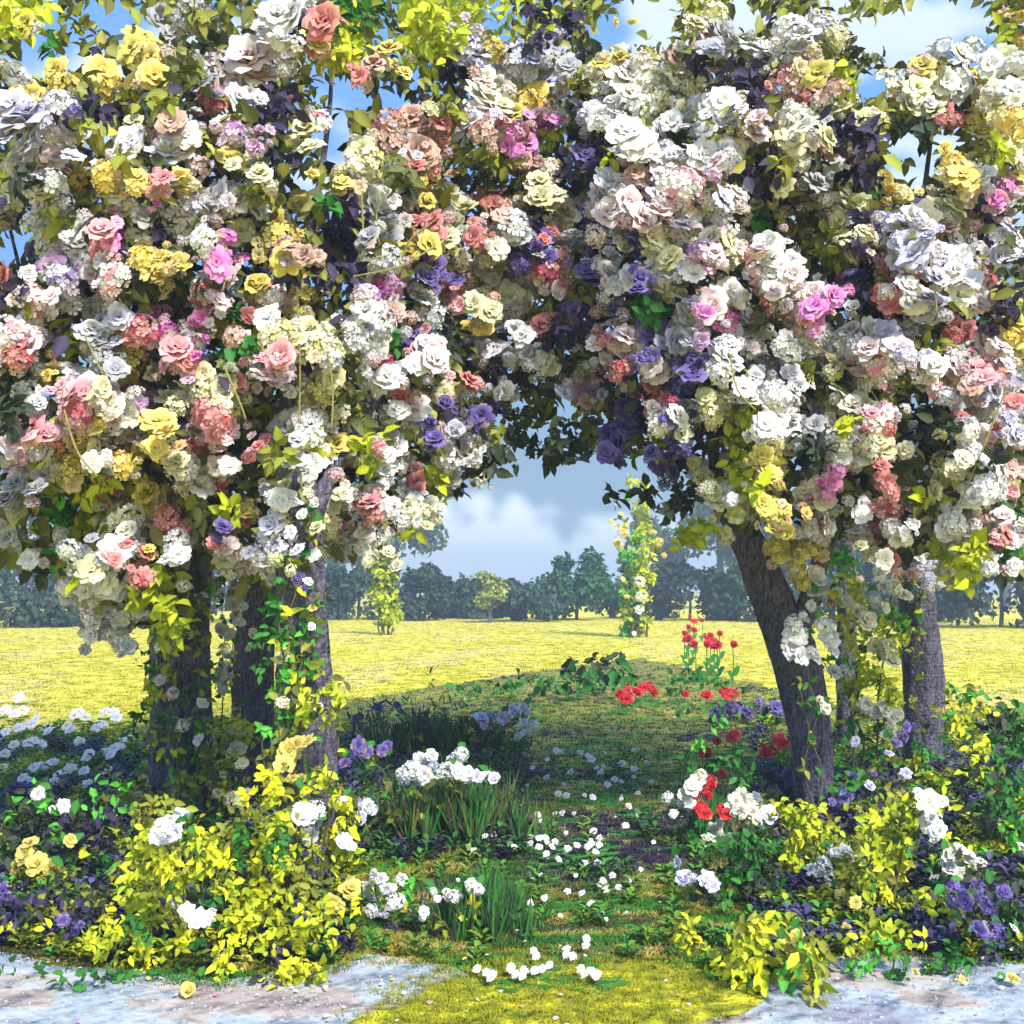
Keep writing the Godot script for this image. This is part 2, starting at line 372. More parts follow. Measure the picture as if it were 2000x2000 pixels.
	dabs(c, "W", 1300, 0, [52,30,6, 67,16,7, 75,20,7, 72,27,6, 30,55,6, 32,65,6, 38,60,5, 5,85,6, 20,84,7, 30,80,6, 38,80,5, 35,88,5, 75,92,5, 90,88,5, 188,50,6, 185,57,5, 175,35,6, 190,35,5, 165,28,6, 172,95,5, 25,105,6, 38,105,5, 22,112,6, 30,117,6, 12,118,6, 18,123,6, 10,125,6, 32,125,6, 10,145,6, 5,150,7, 15,148,5, 55,132,6, 58,140,5, 60,132,4, 60,150,7, 70,155,5, 68,142,5, 82,152,4, 132,120,7, 138,118,6, 140,125,6, 150,138,6, 158,138,6, 163,145,6, 160,152,7, 165,158,6, 155,148,6, 158,160,6, 162,168,5, 130,155,6, 135,162,6, 128,163,5, 188,132,5, 190,140,4, 28,160,6, 35,158,6, 38,167,6, 12,175,6, 15,182,6, 48,182,6, 52,178,5, 45,188,5, 85,180,5, 90,188,5, 65,188,5, 165,188,4])
	dabs(c, "G", 1300, 0, [45,28,7, 82,15,5, 88,18,5, 15,57,7, 25,60,7, 20,67,6, 35,70,5, 20,72,5, 150,44,6, 158,47,6, 155,40,5, 150,28,5, 155,130,5, 145,122,5, 100,167,4, 73,178,5, 78,185,6, 100,180,6, 105,188,6, 110,178,5])
	dabs(c, "g", 1300, 0, [28,20,7, 33,25,7, 25,28,6, 75,105,6, 85,102,5, 80,100,6])
	dabs(c, "L", 1300, 0, [82,95,6, 96,87,4, 30,108,6, 125,125,7, 130,132,7, 125,138,6, 135,138,7, 142,130,5, 150,145,5, 145,150,5, 140,145,5, 138,170,6, 142,162,5, 148,165,5, 130,170,5, 185,125,5, 180,138,5, 42,172,6, 15,165,4, 8,185,5, 22,178,5, 35,178,5, 118,180,6, 130,180,5])
	dabs(c, "P", 1300, 0, [20,18,5, 28,88,5, 4,95,8, 10,100,7, 5,108,7, 50,66,6, 48,72,6, 147,50,4, 175,102,6, 182,95,5, 170,105,5, 185,110,5, 190,105,4, 85,120,5, 40,112,4, 26,138,5, 45,132,6, 50,138,6, 50,145,6, 68,148,6, 65,155,7, 58,157,5, 62,162,6, 75,163,5, 80,158,5, 175,157,5, 170,160,5, 25,165,6, 125,188,6, 112,188,5, 172,185,6, 180,188,5])
	dabs(c, "p", 1300, 0, [15,95,5, 44,138,4, 75,170,5, 172,150,5])
	dabs(c, "M", 1300, 0, [183,102,4, 187,98,3, 178,108,5, 92,152,4, 90,160,5, 80,167,6, 84,170,5, 80,174,4, 30,172,6, 22,170,5])
	dabs(c, "Q", 1300, 0, [25,94,4, 39,120,4, 15,130,6, 20,135,5, 12,137,5, 20,142,5])
	dabs(c, "S", 1300, 0, [72,51,5, 55,46,2, 44,78,3, 45,72,3, 155,54,4, 150,60,4, 155,65,4, 148,65,3, 3,116,3, 90,122,4, 48,150,3, 52,155,3, 55,162,4, 125,145,5, 132,143,4, 110,167,4, 118,160,5, 122,165,5, 125,157,3, 178,165,3, 155,180,4, 162,178,4, 150,183,3])
	dabs(c, "t", 1300, 0, [5,30,5, 70,35,6, 72,42,8, 65,46,7, 78,46,7, 85,50,5, 92,48,4, 90,80,5, 100,80,3, 108,84,3, 162,107,5, 165,113,5, 85,110,5, 90,108,5, 55,103,4, 150,125,6, 70,172,6, 118,145,5, 18,160,4, 95,183,4])
	dabs(c, "Y", 1300, 0, [132,60,4, 168,43,5, 173,42,5, 170,48,5, 165,65,5, 168,73,5, 190,66,7, 187,62,5, 191,75,4, 191,10,4, 190,24,3, 155,88,5, 160,95,6, 162,100,5, 165,92,4, 118,95,3, 120,103,5, 128,105,4, 190,95,4, 187,175,6, 190,182,6])
	dabs(c, "y", 1300, 0, [82,40,6, 138,36,5, 172,62,6, 150,80,3])
	# middle left
	dabs(c, "P", 0, 650, [5,8,7, 15,8,7, 20,3,6, 102,8,6, 142,24,5, 155,20,4, 38,27,4, 75,47,4, 72,57,5, 120,58,4, 8,62,6, 20,65,4, 32,52,5, 118,75,6, 122,80,5, 118,72,5, 122,115,5, 128,118,5, 134,128,3, 50,150,5])
	dabs(c, "l", 0, 650, [40,8,4, 38,15,4, 18,25,4, 14,30,3, 183,67,5, 15,75,5, 45,85,5, 55,82,4, 48,98,6, 45,105,5, 55,100,5, 60,95,5, 125,95,5, 136,93,4, 42,130,4, 85,128,4, 82,135,5, 92,130,3, 75,143,4, 90,150,6, 93,155,5, 95,162,4, 88,163,4, 105,90,4, 170,60,4])
	dabs(c, "g", 0, 650, [55,5,6, 58,15,7, 62,20,5, 5,90,6, 10,95,6, 8,82,5, 20,85,5, 5,110,5])
	dabs(c, "G", 0, 650, [52,22,4, 134,22,3, 165,28,6, 150,28,5, 178,15,5, 150,45,7, 155,50,7, 158,40,6, 160,58,4, 15,33,5, 20,38,4, 18,42,3, 160,70,5, 165,75,6, 170,70,5, 98,93,5, 100,110,5, 95,112,5, 148,88,5, 143,85,3, 58,122,5, 38,118,5, 44,119,4, 16,122,4, 96,120,4, 38,140,6, 70,152,6, 75,148,4, 65,165,5, 68,170,4, 98,72,6])
	dabs(c, "p", 0, 650, [95,10,7, 90,17,4, 145,15,6, 152,12,6, 150,20,6, 138,30,5, 140,35,4, 45,33,6, 40,35,6, 40,43,6, 46,46,5, 45,52,5, 122,52,5, 112,50,4, 12,58,6, 18,52,6, 25,55,6, 115,83,5, 55,86,3])
	dabs(c, "S", 0, 650, [100,15,5, 127,25,4, 35,30,4, 50,38,4, 48,40,4, 112,42,5, 117,47,6, 30,58,4, 12,50,4, 102,60,4, 110,63,4, 140,62,4, 134,67,3, 143,58,3, 58,82,4, 62,88,4, 85,95,4, 90,100,5, 95,103,5, 93,107,3, 130,102,4, 68,114,3, 62,122,3, 77,120,5, 115,114,3, 75,133,4, 78,131,3, 70,136,3, 10,14,5])
	dabs(c, "t", 0, 650, [103,105,4, 130,122,4])
	dabs(c, "M", 0, 650, [107,14,4, 88,2,3, 65,35,3, 72,33,4, 78,35,4, 183,105,3])
	dabs(c, "Q", 0, 650, [75,38,4, 80,40,3])
	dabs(c, "y", 0, 650, [70,13,6, 75,20,6, 68,25,5, 42,73,6, 42,57,5, 30,73,5, 180,62,7, 175,64,5, 80,87,6, 85,93,6, 78,95,5, 84,83,4, 132,97,5])
	dabs(c, "Y", 0, 650, [78,28,5, 28,20,4, 26,23,3, 55,45,4, 53,52,4, 85,48,6, 90,55,6, 84,62,5, 88,65,4, 95,60,3, 63,62,5, 70,65,5, 65,72,5, 72,70,4, 75,62,3, 38,62,6, 35,70,6, 46,65,5, 80,117,3])
	dabs(c, "K", 0, 650, [80,20,5, 85,22,5, 110,22,5, 160,5,6, 165,10,7, 172,5,7, 178,10,6, 170,20,6, 175,30,7, 180,25,6, 55,30,5, 52,34,4, 93,37,6, 100,35,6, 108,37,6, 95,40,5, 115,35,6, 122,30,6, 125,40,5, 110,30,5, 52,62,4, 188,60,6, 95,70,5, 82,103,4, 172,100,5, 175,105,6, 180,110,5, 50,128,6, 48,138,5])
	dabs(c, "e", 0, 650, [128,10,6, 135,15,6, 130,19,5, 137,5,4])
	dabs(c, "E", 0, 650, [33,87,3, 36,94,4, 28,98,3, 34,103,3, 34,111,3, 29,123,2])
	dabs(c, "k", 0, 650, [8,30,8, 5,45,9, 10,18,5])
	dabs(c, "o", 0, 650, [186,20,7, 85,35,6, 95,28,6, 105,25,6, 82,45,5, 100,55,6, 130,55,8, 112,95,8, 115,105,8])
	dabs(c, "O", 0, 650, [140,50,8, 150,65,6, 145,80,8, 25,80,6, 35,82,5, 108,88,5, 60,105,4, 55,143,6])
	dabs(c, "W", 0, 650, [138,18,4, 165,50,7, 172,47,5, 168,57,5, 42,24,6, 48,28,5, 58,48,6, 65,50,6, 72,52,5, 5,67,5, 25,62,6, 112,78,6, 108,83,6, 105,85,5, 124,72,4, 175,68,4, 75,105,5, 58,108,4, 152,90,5, 190,87,3, 62,118,6, 70,117,5, 90,122,3, 72,133,4, 58,138,5, 62,140,4, 36,137,4, 42,143,3, 99,136,3, 52,157,5, 50,163,4, 66,155,5])
	dabs(c, "w", 0, 650, [170,35,6, 60,40,6, 68,42,6, 118,40,5, 50,70,4, 55,70,3, 55,92,5, 50,93,3, 68,90,5, 65,97,5, 70,100,6, 68,107,5, 155,120,6, 148,125,6, 145,128,5, 157,117,4, 178,103,4, 185,88,4, 122,122,5, 125,128,4, 55,133,6, 46,125,4])
	dabs(c, "L", 0, 650, [106,64,3, 62,103,5, 147,105,6, 150,100,5, 145,113,6, 150,115,5])
	dabs(c, "V", 0, 650, [120,105,4, 125,130,3, 160,130,5, 165,135,5])
	# arch
	dabs(c, "G", 650, 650, [12,3,6, 18,5,6, 37,66,4])
	dabs(c, "p", 650, 650, [25,18,6, 47,14,5, 38,36,5, 20,93,5, 170,28,5, 175,35,6, 182,38,5])
	dabs(c, "S", 650, 650, [30,17,5, 36,33,4, 72,27,5, 76,30,4, 52,35,2, 148,20,3, 155,20,4, 153,24,3, 160,10,3, 145,4,2, 25,62,3, 45,80,4, 46,84,3, 15,90,5, 22,98,4, 25,102,2])
	dabs(c, "W", 650, 650, [22,22,5, 30,25,6, 35,22,5, 18,27,4, 25,28,4, 45,18,5, 35,42,5, 40,46,5, 45,42,5, 30,44,4, 48,38,4, 83,10,5, 87,12,4, 98,14,5, 102,18,3, 113,14,5, 118,18,4, 112,20,3, 117,11,3, 93,31,4, 95,34,4, 90,33,3, 137,18,4, 140,16,3, 138,22,3, 141,8,4, 136,38,4, 178,25,4, 68,60,5, 75,62,5, 62,68,5, 70,70,5, 78,68,4, 64,63,4, 32,58,5, 35,62,5, 28,66,5, 30,72,5, 27,74,4, 65,80,4, 40,83,4, 38,88,4, 44,90,4, 37,102,3, 22,87,5, 27,84,4, 30,95,5, 18,108,4, 22,110,4, 28,110,3, 15,116,3, 8,117,2, 20,114,3])
	dabs(c, "P", 650, 650, [50,10,6, 55,15,6, 42,38,5, 82,15,3, 155,5,5, 162,5,5, 172,18,5, 176,22,6, 180,30,6, 172,40,3, 25,92,5])
	dabs(c, "K", 650, 650, [60,33,5, 12,66,5, 5,58,4, 60,76,4, 80,78,3, 42,97,5, 48,97,4, 5,88,4])
	dabs(c, "w", 650, 650, [62,37,4, 70,32,4, 190,40,5, 185,45,5, 178,47,5, 175,52,4, 188,55,4, 60,70,3, 63,88,3, 52,93,4, 57,95,3])
	dabs(c, "Q", 650, 650, [130,28,4, 135,30,5, 140,33,5, 143,28,3])
	dabs(c, "M", 650, 650, [132,35,4])
	dabs(c, "L", 650, 650, [124,33,4, 145,34,3, 65,52,5, 72,55,5])
	dabs(c, "V", 650, 650, [182,46,4, 160,40,4, 168,5,6, 172,12,4, 165,15,3, 150,55,5, 155,60,6, 148,65,5, 158,52,5, 172,65,4, 175,72,4, 180,78,4, 190,15,4, 60,40,5, 70,43,4, 80,45,5, 52,50,4, 55,58,5, 88,38,3])
	dabs(c, "v", 650, 650, [85,20,4, 100,22,4])
	dabs(c, "y", 650, 650, [8,62,6])
	dabs(c, "l", 650, 650, [18,63,6, 25,56,3, 22,70,4, 55,78,4, 53,74,3, 57,90,3, 42,108,5])
	dabs(c, "k", 650, 650, [65,82,5, 75,73,4, 80,75,4, 85,65,5, 88,72,3, 100,55,4, 105,60,4, 112,62,5, 118,66,5, 125,65,4, 120,58,4, 128,58,4, 132,68,3, 92,66,4, 97,70,3, 118,52,4, 125,50,3, 150,88,4, 168,85,5, 180,95,6, 188,90,6])
	dabs(c, "O", 650, 650, [90,55,5, 140,55,5, 95,42,5])
	dabs(c, "o", 650, 650, [110,45,6, 135,60,4, 10,40,8, 5,30,6, 100,48,5, 112,35,6, 80,55,5, 165,58,5])
	# middle right
	dabs(c, "L", 1300, 650, [5,5,6, 12,10,5, 25,12,6, 55,18,6, 62,20,6, 58,25,5, 68,22,4, 125,8,5, 130,12,4, 152,35,4, 155,38,4, 168,35,6, 175,30,6, 180,35,6, 185,28,5, 185,48,5, 188,55,5])
	dabs(c, "W", 1300, 650, [10,3,6, 15,6,5, 35,8,5, 30,22,5, 47,4,5, 50,8,4, 42,30,5, 48,32,6, 55,30,6, 60,35,6, 52,36,5, 64,33,4, 55,50,6, 60,47,6, 65,52,5, 60,57,5, 88,18,5, 92,12,5, 95,6,5, 116,10,4, 93,58,5, 98,62,5, 105,58,6, 105,67,4, 36,90,3, 95,72,3, 80,92,4, 78,105,4, 83,112,3, 107,93,4, 105,98,4, 103,108,4, 108,110,3, 122,105,4, 128,108,3, 132,105,3, 145,18,6, 165,45,6, 170,48,6, 162,52,5, 175,45,5, 175,78,6, 180,82,6, 172,84,5, 168,88,5, 178,88,5, 165,90,4, 165,62,4, 168,68,4, 131,50,3, 150,105,5, 155,102,5, 158,108,5, 163,108,4, 150,110,4, 165,104,4, 185,112,4, 190,110,4, 175,122,4, 173,128,3, 188,125,3, 186,128,3])
	dabs(c, "Q", 1300, 650, [20,5,4])
	dabs(c, "V", 1300, 650, [10,15,6, 15,22,6, 8,28,5, 12,35,5, 4,48,5, 3,75,4, 8,63,4, 18,18,4, 3,55,4])
	dabs(c, "G", 1300, 650, [22,18,5, 33,15,6, 43,10,5, 48,24,4, 68,32,4, 72,30,4, 68,48,4, 78,45,5, 82,42,5, 85,48,5, 88,45,4, 92,32,4, 88,62,5, 95,67,4, 32,86,4, 88,105,3])
	dabs(c, "g", 1300, 650, [65,15,5, 80,50,4])
	dabs(c, "w", 1300, 650, [45,37,5, 52,54,5, 100,40,6, 120,28,4, 110,62,5, 110,70,3, 72,80,5, 78,78,4, 82,84,5, 75,88,5, 85,90,5, 112,110,3, 125,110,4, 110,120,3, 118,122,4, 165,12,5, 160,68,4, 172,90,4, 130,63,4, 142,60,3, 155,112,4])
	dabs(c, "K", 1300, 650, [22,35,5, 28,40,6, 32,38,5, 25,45,5, 33,45,5, 20,42,4, 62,60,5, 70,57,5, 66,62,5, 95,35,6, 100,33,6, 92,40,5, 104,37,5, 90,22,4, 115,58,5, 118,65,4, 28,92,5, 25,85,4, 20,78,4, 38,98,4, 32,108,3, 15,70,3, 130,112,3, 105,115,3, 158,10,5, 150,70,5, 155,75,5, 148,80,4, 145,85,4, 148,55,3, 150,128,4])
	dabs(c, "l", 1300, 650, [34,57,4, 42,62,4, 43,40,4, 44,45,3, 50,82,4, 35,72,4, 40,78,4, 98,50,5, 152,88,4, 140,90,3, 148,115,5, 155,120,5, 160,125,5, 165,118,5, 170,115,4, 158,133,5, 165,130,4, 40,38,4, 15,108,6, 10,112,5, 22,105,4])
	dabs(c, "P", 1300, 650, [98,20,5, 105,15,6, 110,10,6, 115,18,6, 108,22,5, 118,25,5, 112,28,5, 122,20,4, 105,28,4, 100,25,4, 117,43,5, 122,45,4, 112,50,4, 85,103,4, 150,22,6, 155,18,6, 148,28,6, 158,25,5, 142,24,4, 162,15,5, 145,32,5, 160,32,5, 170,8,5, 175,15,5, 180,8,5, 182,18,5, 168,55,5, 165,40,5, 182,78,4, 182,100,5, 188,105,5])
	dabs(c, "S", 1300, 650, [105,45,4, 120,52,3, 72,86,2, 78,90,2, 79,107,3, 178,22,4, 180,52,3, 160,47,4, 188,38,4, 155,2,4, 180,112,4, 183,109,4, 178,114,3, 117,72,3, 118,80,4, 120,85,4, 122,88,3, 117,93,4, 120,97,4, 117,112,4, 123,122,3])
	dabs(c, "p", 1300, 650, [110,44,4, 168,20,5, 172,25,5, 185,85,4, 122,93,4, 115,96,3])
	dabs(c, "t", 1300, 650, [165,28,5, 178,50,4, 185,73,4, 190,75,4, 168,100,4, 173,98,4, 170,105,3, 116,118,3])
	dabs(c, "M", 1300, 650, [77,80,3, 83,82,3, 92,75,4, 90,80,4, 87,87,3, 80,103,3, 113,105,3])
	dabs(c, "k", 1300, 650, [78,58,5, 82,65,5, 95,22,4, 90,28,5, 75,68,4, 135,45,8, 142,50,7, 150,48,6, 138,58,6, 145,62,5, 175,70,4, 8,90,6])
	dabs(c, "O", 1300, 650, [70,20,5, 75,25,6, 120,35,5, 40,55,6, 135,25,6, 80,35,5])
	dabs(c, "e", 1300, 650, [178,120,5, 185,118,4, 188,95,4])
	dabs(c, "y", 1300, 650, [52,66,5, 56,70,5, 50,72,4, 58,66,3, 55,76,5, 52,92,5, 60,95,5, 57,98,4, 62,100,5, 60,106,5, 65,108,5, 58,116,4, 62,118,5, 70,120,4, 75,118,5, 70,128,4, 73,135,4])
	dabs(c, "Y", 1300, 650, [185,3,4])
	return c

# openings where the sky shows between the crowns: x, y, half width, half height in photograph pixels
func sky_gaps() -> Array:
	return [[170, 45, 95, 48], [60, 110, 50, 45], [120, 125, 70, 30], [300, 55, 40, 30], [250, 140, 30, 22], [460, 25, 18, 30],
		[660, 175, 50, 40], [640, 262, 45, 55], [600, 355, 42, 32], [185, 262, 40, 20], [225, 268, 25, 18], [25, 490, 40, 42], [50, 455, 20, 30], [40, 185, 30, 14],
		[785, 58, 14, 16], [825, 75, 12, 14], [940, 40, 24, 14], [970, 42, 20, 12], [772, 108, 16, 14], [812, 138, 20, 14],
		[690, 180, 32, 28], [752, 200, 46, 28], [790, 212, 34, 24], [848, 176, 20, 16], [660, 270, 26, 50],
		[1250, 36, 85, 36], [1195, 75, 55, 34], [1300, 70, 30, 30], [1310, 45, 26, 40], [1462, 36, 42, 30], [1445, 52, 24, 16],
		[1740, 70, 90, 60], [1850, 40, 110, 55], [1890, 90, 60, 40], [1700, 90, 34, 34], [1715, 145, 42, 38], [1682, 165, 22, 22], [1695, 190, 20, 16],
		[1752, 282, 34, 30], [1845, 265, 26, 22], [1810, 308, 34, 28], [1740, 335, 30, 26], [1790, 345, 30, 26], [1880, 298, 20, 16], [1988, 415, 16, 24],
		[1092, 802, 20, 26], [1060, 850, 60, 16], [1110, 838, 40, 14]]

# ---------------------------------------------------------------- setting
func noise_tex(stops: Array, freq: float, size := 512, oct := 5, seed_ := 3, normal := false, stretch := 1.0) -> Texture2D:
	var f := FastNoiseLite.new()
	f.seed = seed_
	f.frequency = freq
	f.fractal_octaves = oct
	var im := Image.create(size, size, false, Image.FORMAT_RGB8)
	var g := Gradient.new()
	var offs := PackedFloat32Array()
	var cols := PackedColorArray()
	for s in stops:
		offs.append(s[0]); cols.append(s[1])
	g.offsets = offs
	g.colors = cols
	for y in size:
		for x in size:
			# a torus in noise space keeps the tile seamless
			var u := float(x) / size
			var v := float(y) / size
			var a := f.get_noise_2d(x, y * stretch)
			var b := f.get_noise_2d(x - size, y * stretch)
			var c := f.get_noise_2d(x, (y - size) * stretch)
			var d := f.get_noise_2d(x - size, (y - size) * stretch)
			var k := lerpf(lerpf(a, b, u), lerpf(c, d, u), v)
			im.set_pixel(x, y, g.sample(clampf(0.5 + k * 1.1, 0, 1)))
	if normal:
		im.convert(Image.FORMAT_RGBA8)
		im.bump_map_to_normal_map(6.0)
	return ImageTexture.create_from_image(im)

func mat(col: Color, rough := 0.85) -> StandardMaterial3D:
	var m := StandardMaterial3D.new()
	m.albedo_color = col
	m.roughness = rough
	return m

func tri_mat(tex: Texture2D, scale: float, bump: Texture2D = null, nscale := 1.0) -> StandardMaterial3D:
	var m := mat(Color.WHITE, 0.9)
	m.albedo_texture = tex
	m.uv1_triplanar = true
	m.uv1_world_triplanar = true
	m.uv1_scale = Vector3.ONE * scale
	if bump:
		m.normal_enabled = true
		m.normal_texture = bump
		m.normal_scale = nscale
	return m

func sheet(poly_px: Array, h: float, ragged := 0.06) -> Mesh:
	var pts := PackedVector2Array()
	for i in poly_px.size():
		var a := on_ground(poly_px[i][0], poly_px[i][1])
		var b := on_ground(poly_px[(i + 1) % poly_px.size()][0], poly_px[(i + 1) % poly_px.size()][1])
		var n := clampi(int(a.distance_to(b) / 0.12), 2, 40)
		for k in n:
			var p := a.lerp(b, float(k) / n)
			pts.append(Vector2(p.x + noise.get_noise_2d(p.x * 60, p.z * 60) * ragged * 2.0, p.z + noise.get_noise_2d(p.x * 60 + 500, p.z * 60) * ragged * 2.0))
	var ix := Geometry2D.triangulate_polygon(pts)
	var st := SurfaceTool.new()
	st.begin(Mesh.PRIMITIVE_TRIANGLES)
	for q in pts:
		st.set_normal(Vector3.UP)
		st.add_vertex(Vector3(q.x, h, q.y))
	for i in range(0, ix.size(), 3):
		var a := pts[ix[i]]
		var b := pts[ix[i + 1]]
		var c := pts[ix[i + 2]]
		var flip := (b - a).cross(c - a) < 0
		st.add_index(ix[i]); st.add_index(ix[i + 2] if flip else ix[i + 1]); st.add_index(ix[i + 1] if flip else ix[i + 2])
	return st.commit()

func tuft_mesh(blades: int, spread: float, w: float) -> Mesh:
	var st := SurfaceTool.new()
	st.begin(Mesh.PRIMITIVE_TRIANGLES)
	for k in blades:
		var a := rng.randf() * TAU
		var p := Vector3(cos(a), 0, sin(a)) * spread * rng.randf()
		var lean := Vector3(cos(a), 0, sin(a)) * rng.randf_range(0.1, 0.7) + jit(0.15)
		var s := Vector3(-sin(a), 0, cos(a)) * w
		var h := rng.randf_range(0.6, 1.0)
		var m := p + Vector3(0, h * 0.6, 0) + lean * 0.3
		var t := p + Vector3(0, h, 0) + lean * 0.8
		for q in [p - s, m - s * 0.8, p + s, p + s, m - s * 0.8, m + s * 0.8, m - s * 0.8, t, m + s * 0.8]:
			st.set_normal((Vector3(cos(a), 1.6, sin(a))).normalized())
			st.add_vertex(q)
	return st.commit()

func scatter(called: String, label: String, category: String, mesh: Mesh, places: Array, m: Material) -> void:
	var mm := MultiMesh.new()
	mm.transform_format = MultiMesh.TRANSFORM_3D
	mm.use_colors = true
	mm.mesh = mesh
	mm.instance_count = places.size()
	for i in places.size():
		var q = places[i]
		var b := Basis(Vector3.UP, rng.randf() * TAU).scaled(Vector3(q[2], q[1], q[2]))
		mm.set_instance_transform(i, Transform3D(b, q[0]))
		mm.set_instance_color(i, q[3])
	var o := MultiMeshInstance3D.new()
	o.name = called
	o.multimesh = mm
	o.material_override = m
	add_child(o)
	o.set_meta("kind", "stuff")
	o.set_meta("label", label)
	o.set_meta("category", category)

func in_poly(poly: PackedVector2Array, p: Vector3) -> bool:
	return Geometry2D.is_point_in_polygon(Vector2(p.x, p.z), poly)

func ground_poly(px: Array) -> PackedVector2Array:
	var a := PackedVector2Array()
	for q in px:
		var p := on_ground(q[0], q[1])
		a.append(Vector2(p.x, p.z))
	return a

# a bush or tree far off: leaves through an uneven crown, and its stem or trunk
func far_plant(called: String, label: String, category: String, group: String, x: float, base_y: float, half_w: float, top_y: float, depth: float, col: Color, trunk := 0.0, count := 1800, leaf := 0.3) -> void:
	var k := depth * T / 1000.0
	var base := Vector3((x - 1000.0) * k, 0, -depth)
	var h := (1150.0 - top_y) * k + 1.6
	var w := half_w * k * (1.0 if trunk > 0.0 else 1.22)
	var t := thing(called, label, category, base, group)
	var b := Leaves.new()
	var lo := h * trunk
	var lumps := []
	for i in 14:
		var a := rng.randf() * TAU
		var f := rng.randf()
		lumps.append([Vector3(cos(a) * w * 0.62 * sqrt(1.0 - f * f * 0.8), lo + (h - lo) * ((0.18 if trunk > 0.0 else 0.06) + (0.68 if trunk > 0.0 else 0.78) * f), sin(a) * w * 0.6), w * rng.randf_range(0.28, 0.5) * (1.0 - 0.45 * f)])
	for i in count:
		var l = lumps[rng.randi() % 14]
		var d := rand_dir()
		var r: float = l[1]
		var p: Vector3 = l[0] + Vector3(d.x * r, d.y * minf(r, (h - lo) * 0.25), d.z * r) * pow(rng.randf(), 0.3)
		p.y = maxf(p.y, 0.05)
		b.leaf(p, (rand_dir() + Vector3(0, -0.2, 0)).normalized(), (d + rand_dir() * 0.6 + Vector3(0, 0.3, 0)).normalized(), leaf * rng.randf_range(0.7, 1.3), leaf * 0.36, tint(col, 0.3))
	var f_ := part(t, "crown" if trunk > 0.0 else "foliage", b.mesh(), leaf_mat)
	f_.set_meta("kind", "stuff")
	var tr := maxf(0.04, h * 0.022)
	part(t, "trunk" if trunk > 0.0 else "stem", limb_mesh([Vector3(0, -0.1, 0), Vector3(0.02 * h, h * 0.3, 0), Vector3(-0.01 * h, h * 0.72, 0)], [tr * 1.2, tr, tr * 0.4], 6, 8), bark_mat)

# a garden plant whose dabs stand round its base
func plant(called: String, label: String, category: String, bx: float, by: float, list: Array, opt := {}) -> Node3D:
	var base := on_ground(bx, by)
	var d0 := -base.z
	var t := thing(called, label, category, base, opt.get("group", ""))
	var b := Leaves.new()
	var ls: float = opt.get("leaf", 0.05)
	var deep: float = opt.get("deep", 0.16)
	var upright: float = opt.get("upright", 0.0)
	var tips := []
	for q in list:
		var d := d0 + rng.randf_range(-deep, deep)
		var p := at(q[1], q[2], d)
		var r: float = q[3] * d * T / 1000.0
		if p.y < r * 0.4: p.y = r * 0.4
		if is_leaf(q[0]):
			leaf_ball(b, p - base, r * 1.15, clampi(int(opt.get("dense", 0.55) * r * r * 12.0 / (ls * ls * 0.5)), 5, 46), ls, pal[q[0]][0], 0.28, upright)
			if opt.get("fill", "") != "":
				leaf_ball(b, p - base + Vector3(0, -0.02, -deep * 0.8), r * 1.6, 5, ls * 1.1, pal[opt.fill][0], 0.3, upright)
			if rng.randf() < 0.12: tips.append(p - base)
		else:
			add_blossom(t, "blossom", q[0], p + Vector3(0, 0, deep * 0.6), r * opt.get("bloom", 1.25), Vector3(0, 0.5, 0.8))
			b.leaf(p - base, rand_dir(), Vector3(0, 0.7, 0.7), ls * 1.3, ls * 0.4, tint(pal["e"][0], 0.3))
			tips.append(p - base)
	if b.v.size() > 0:
		part(t, "foliage", b.mesh(), leaf_mat).set_meta("kind", "stuff")
	var sb := Leaves.new()
	for i in mini(tips.size(), opt.get("stems", 6)):
		var e: Vector3 = tips[i * tips.size() / mini(tips.size(), int(opt.get("stems", 6)))]
		var s := Vector3(e.x * 0.35 + rng.randf_range(-0.04, 0.04), -0.03, e.z * 0.3)
		var sr: float = opt.get("stem_r", 0.0055)
		var ctrl := [s]
		var rads := [sr]
		var kinks := clampi(int(s.distance_to(e) / 0.16), 2, 12)
		for j in range(1, kinks):
			var f := float(j) / kinks
			ctrl.append(s.lerp(e, f) + Vector3(rng.randf_range(-0.035, 0.035), e.y * 0.1 * sin(f * PI), rng.randf_range(-0.03, 0.03)) * (1.0 + d0 * 0.03))
			rads.append(sr * (1.0 - 0.5 * f))
		ctrl.append(e)
		rads.append(sr * 0.4)
		part(t, "stem", limb_mesh(ctrl, rads, kinks * 3, 6), stem_mat)
		for j in range(1, kinks):
			var lf: Color = pal[["e", "O", "o", "l"][rng.randi() % 4]][0]
			for h in 3:
				sb.leaf(ctrl[j] + jit(0.02), (rand_dir() + Vector3(0, 0.1, 0.3)).normalized(), (Vector3(0, 0.5, 0.8) + jit(0.5)).normalized(), ls * rng.randf_range(0.8, 1.3), ls * 0.3, tint(lf, 0.25))
	if sb.v.size() > 0:
		part(t, "stem_leaves", sb.mesh(), leaf_mat).set_meta("kind", "stuff")
	return t

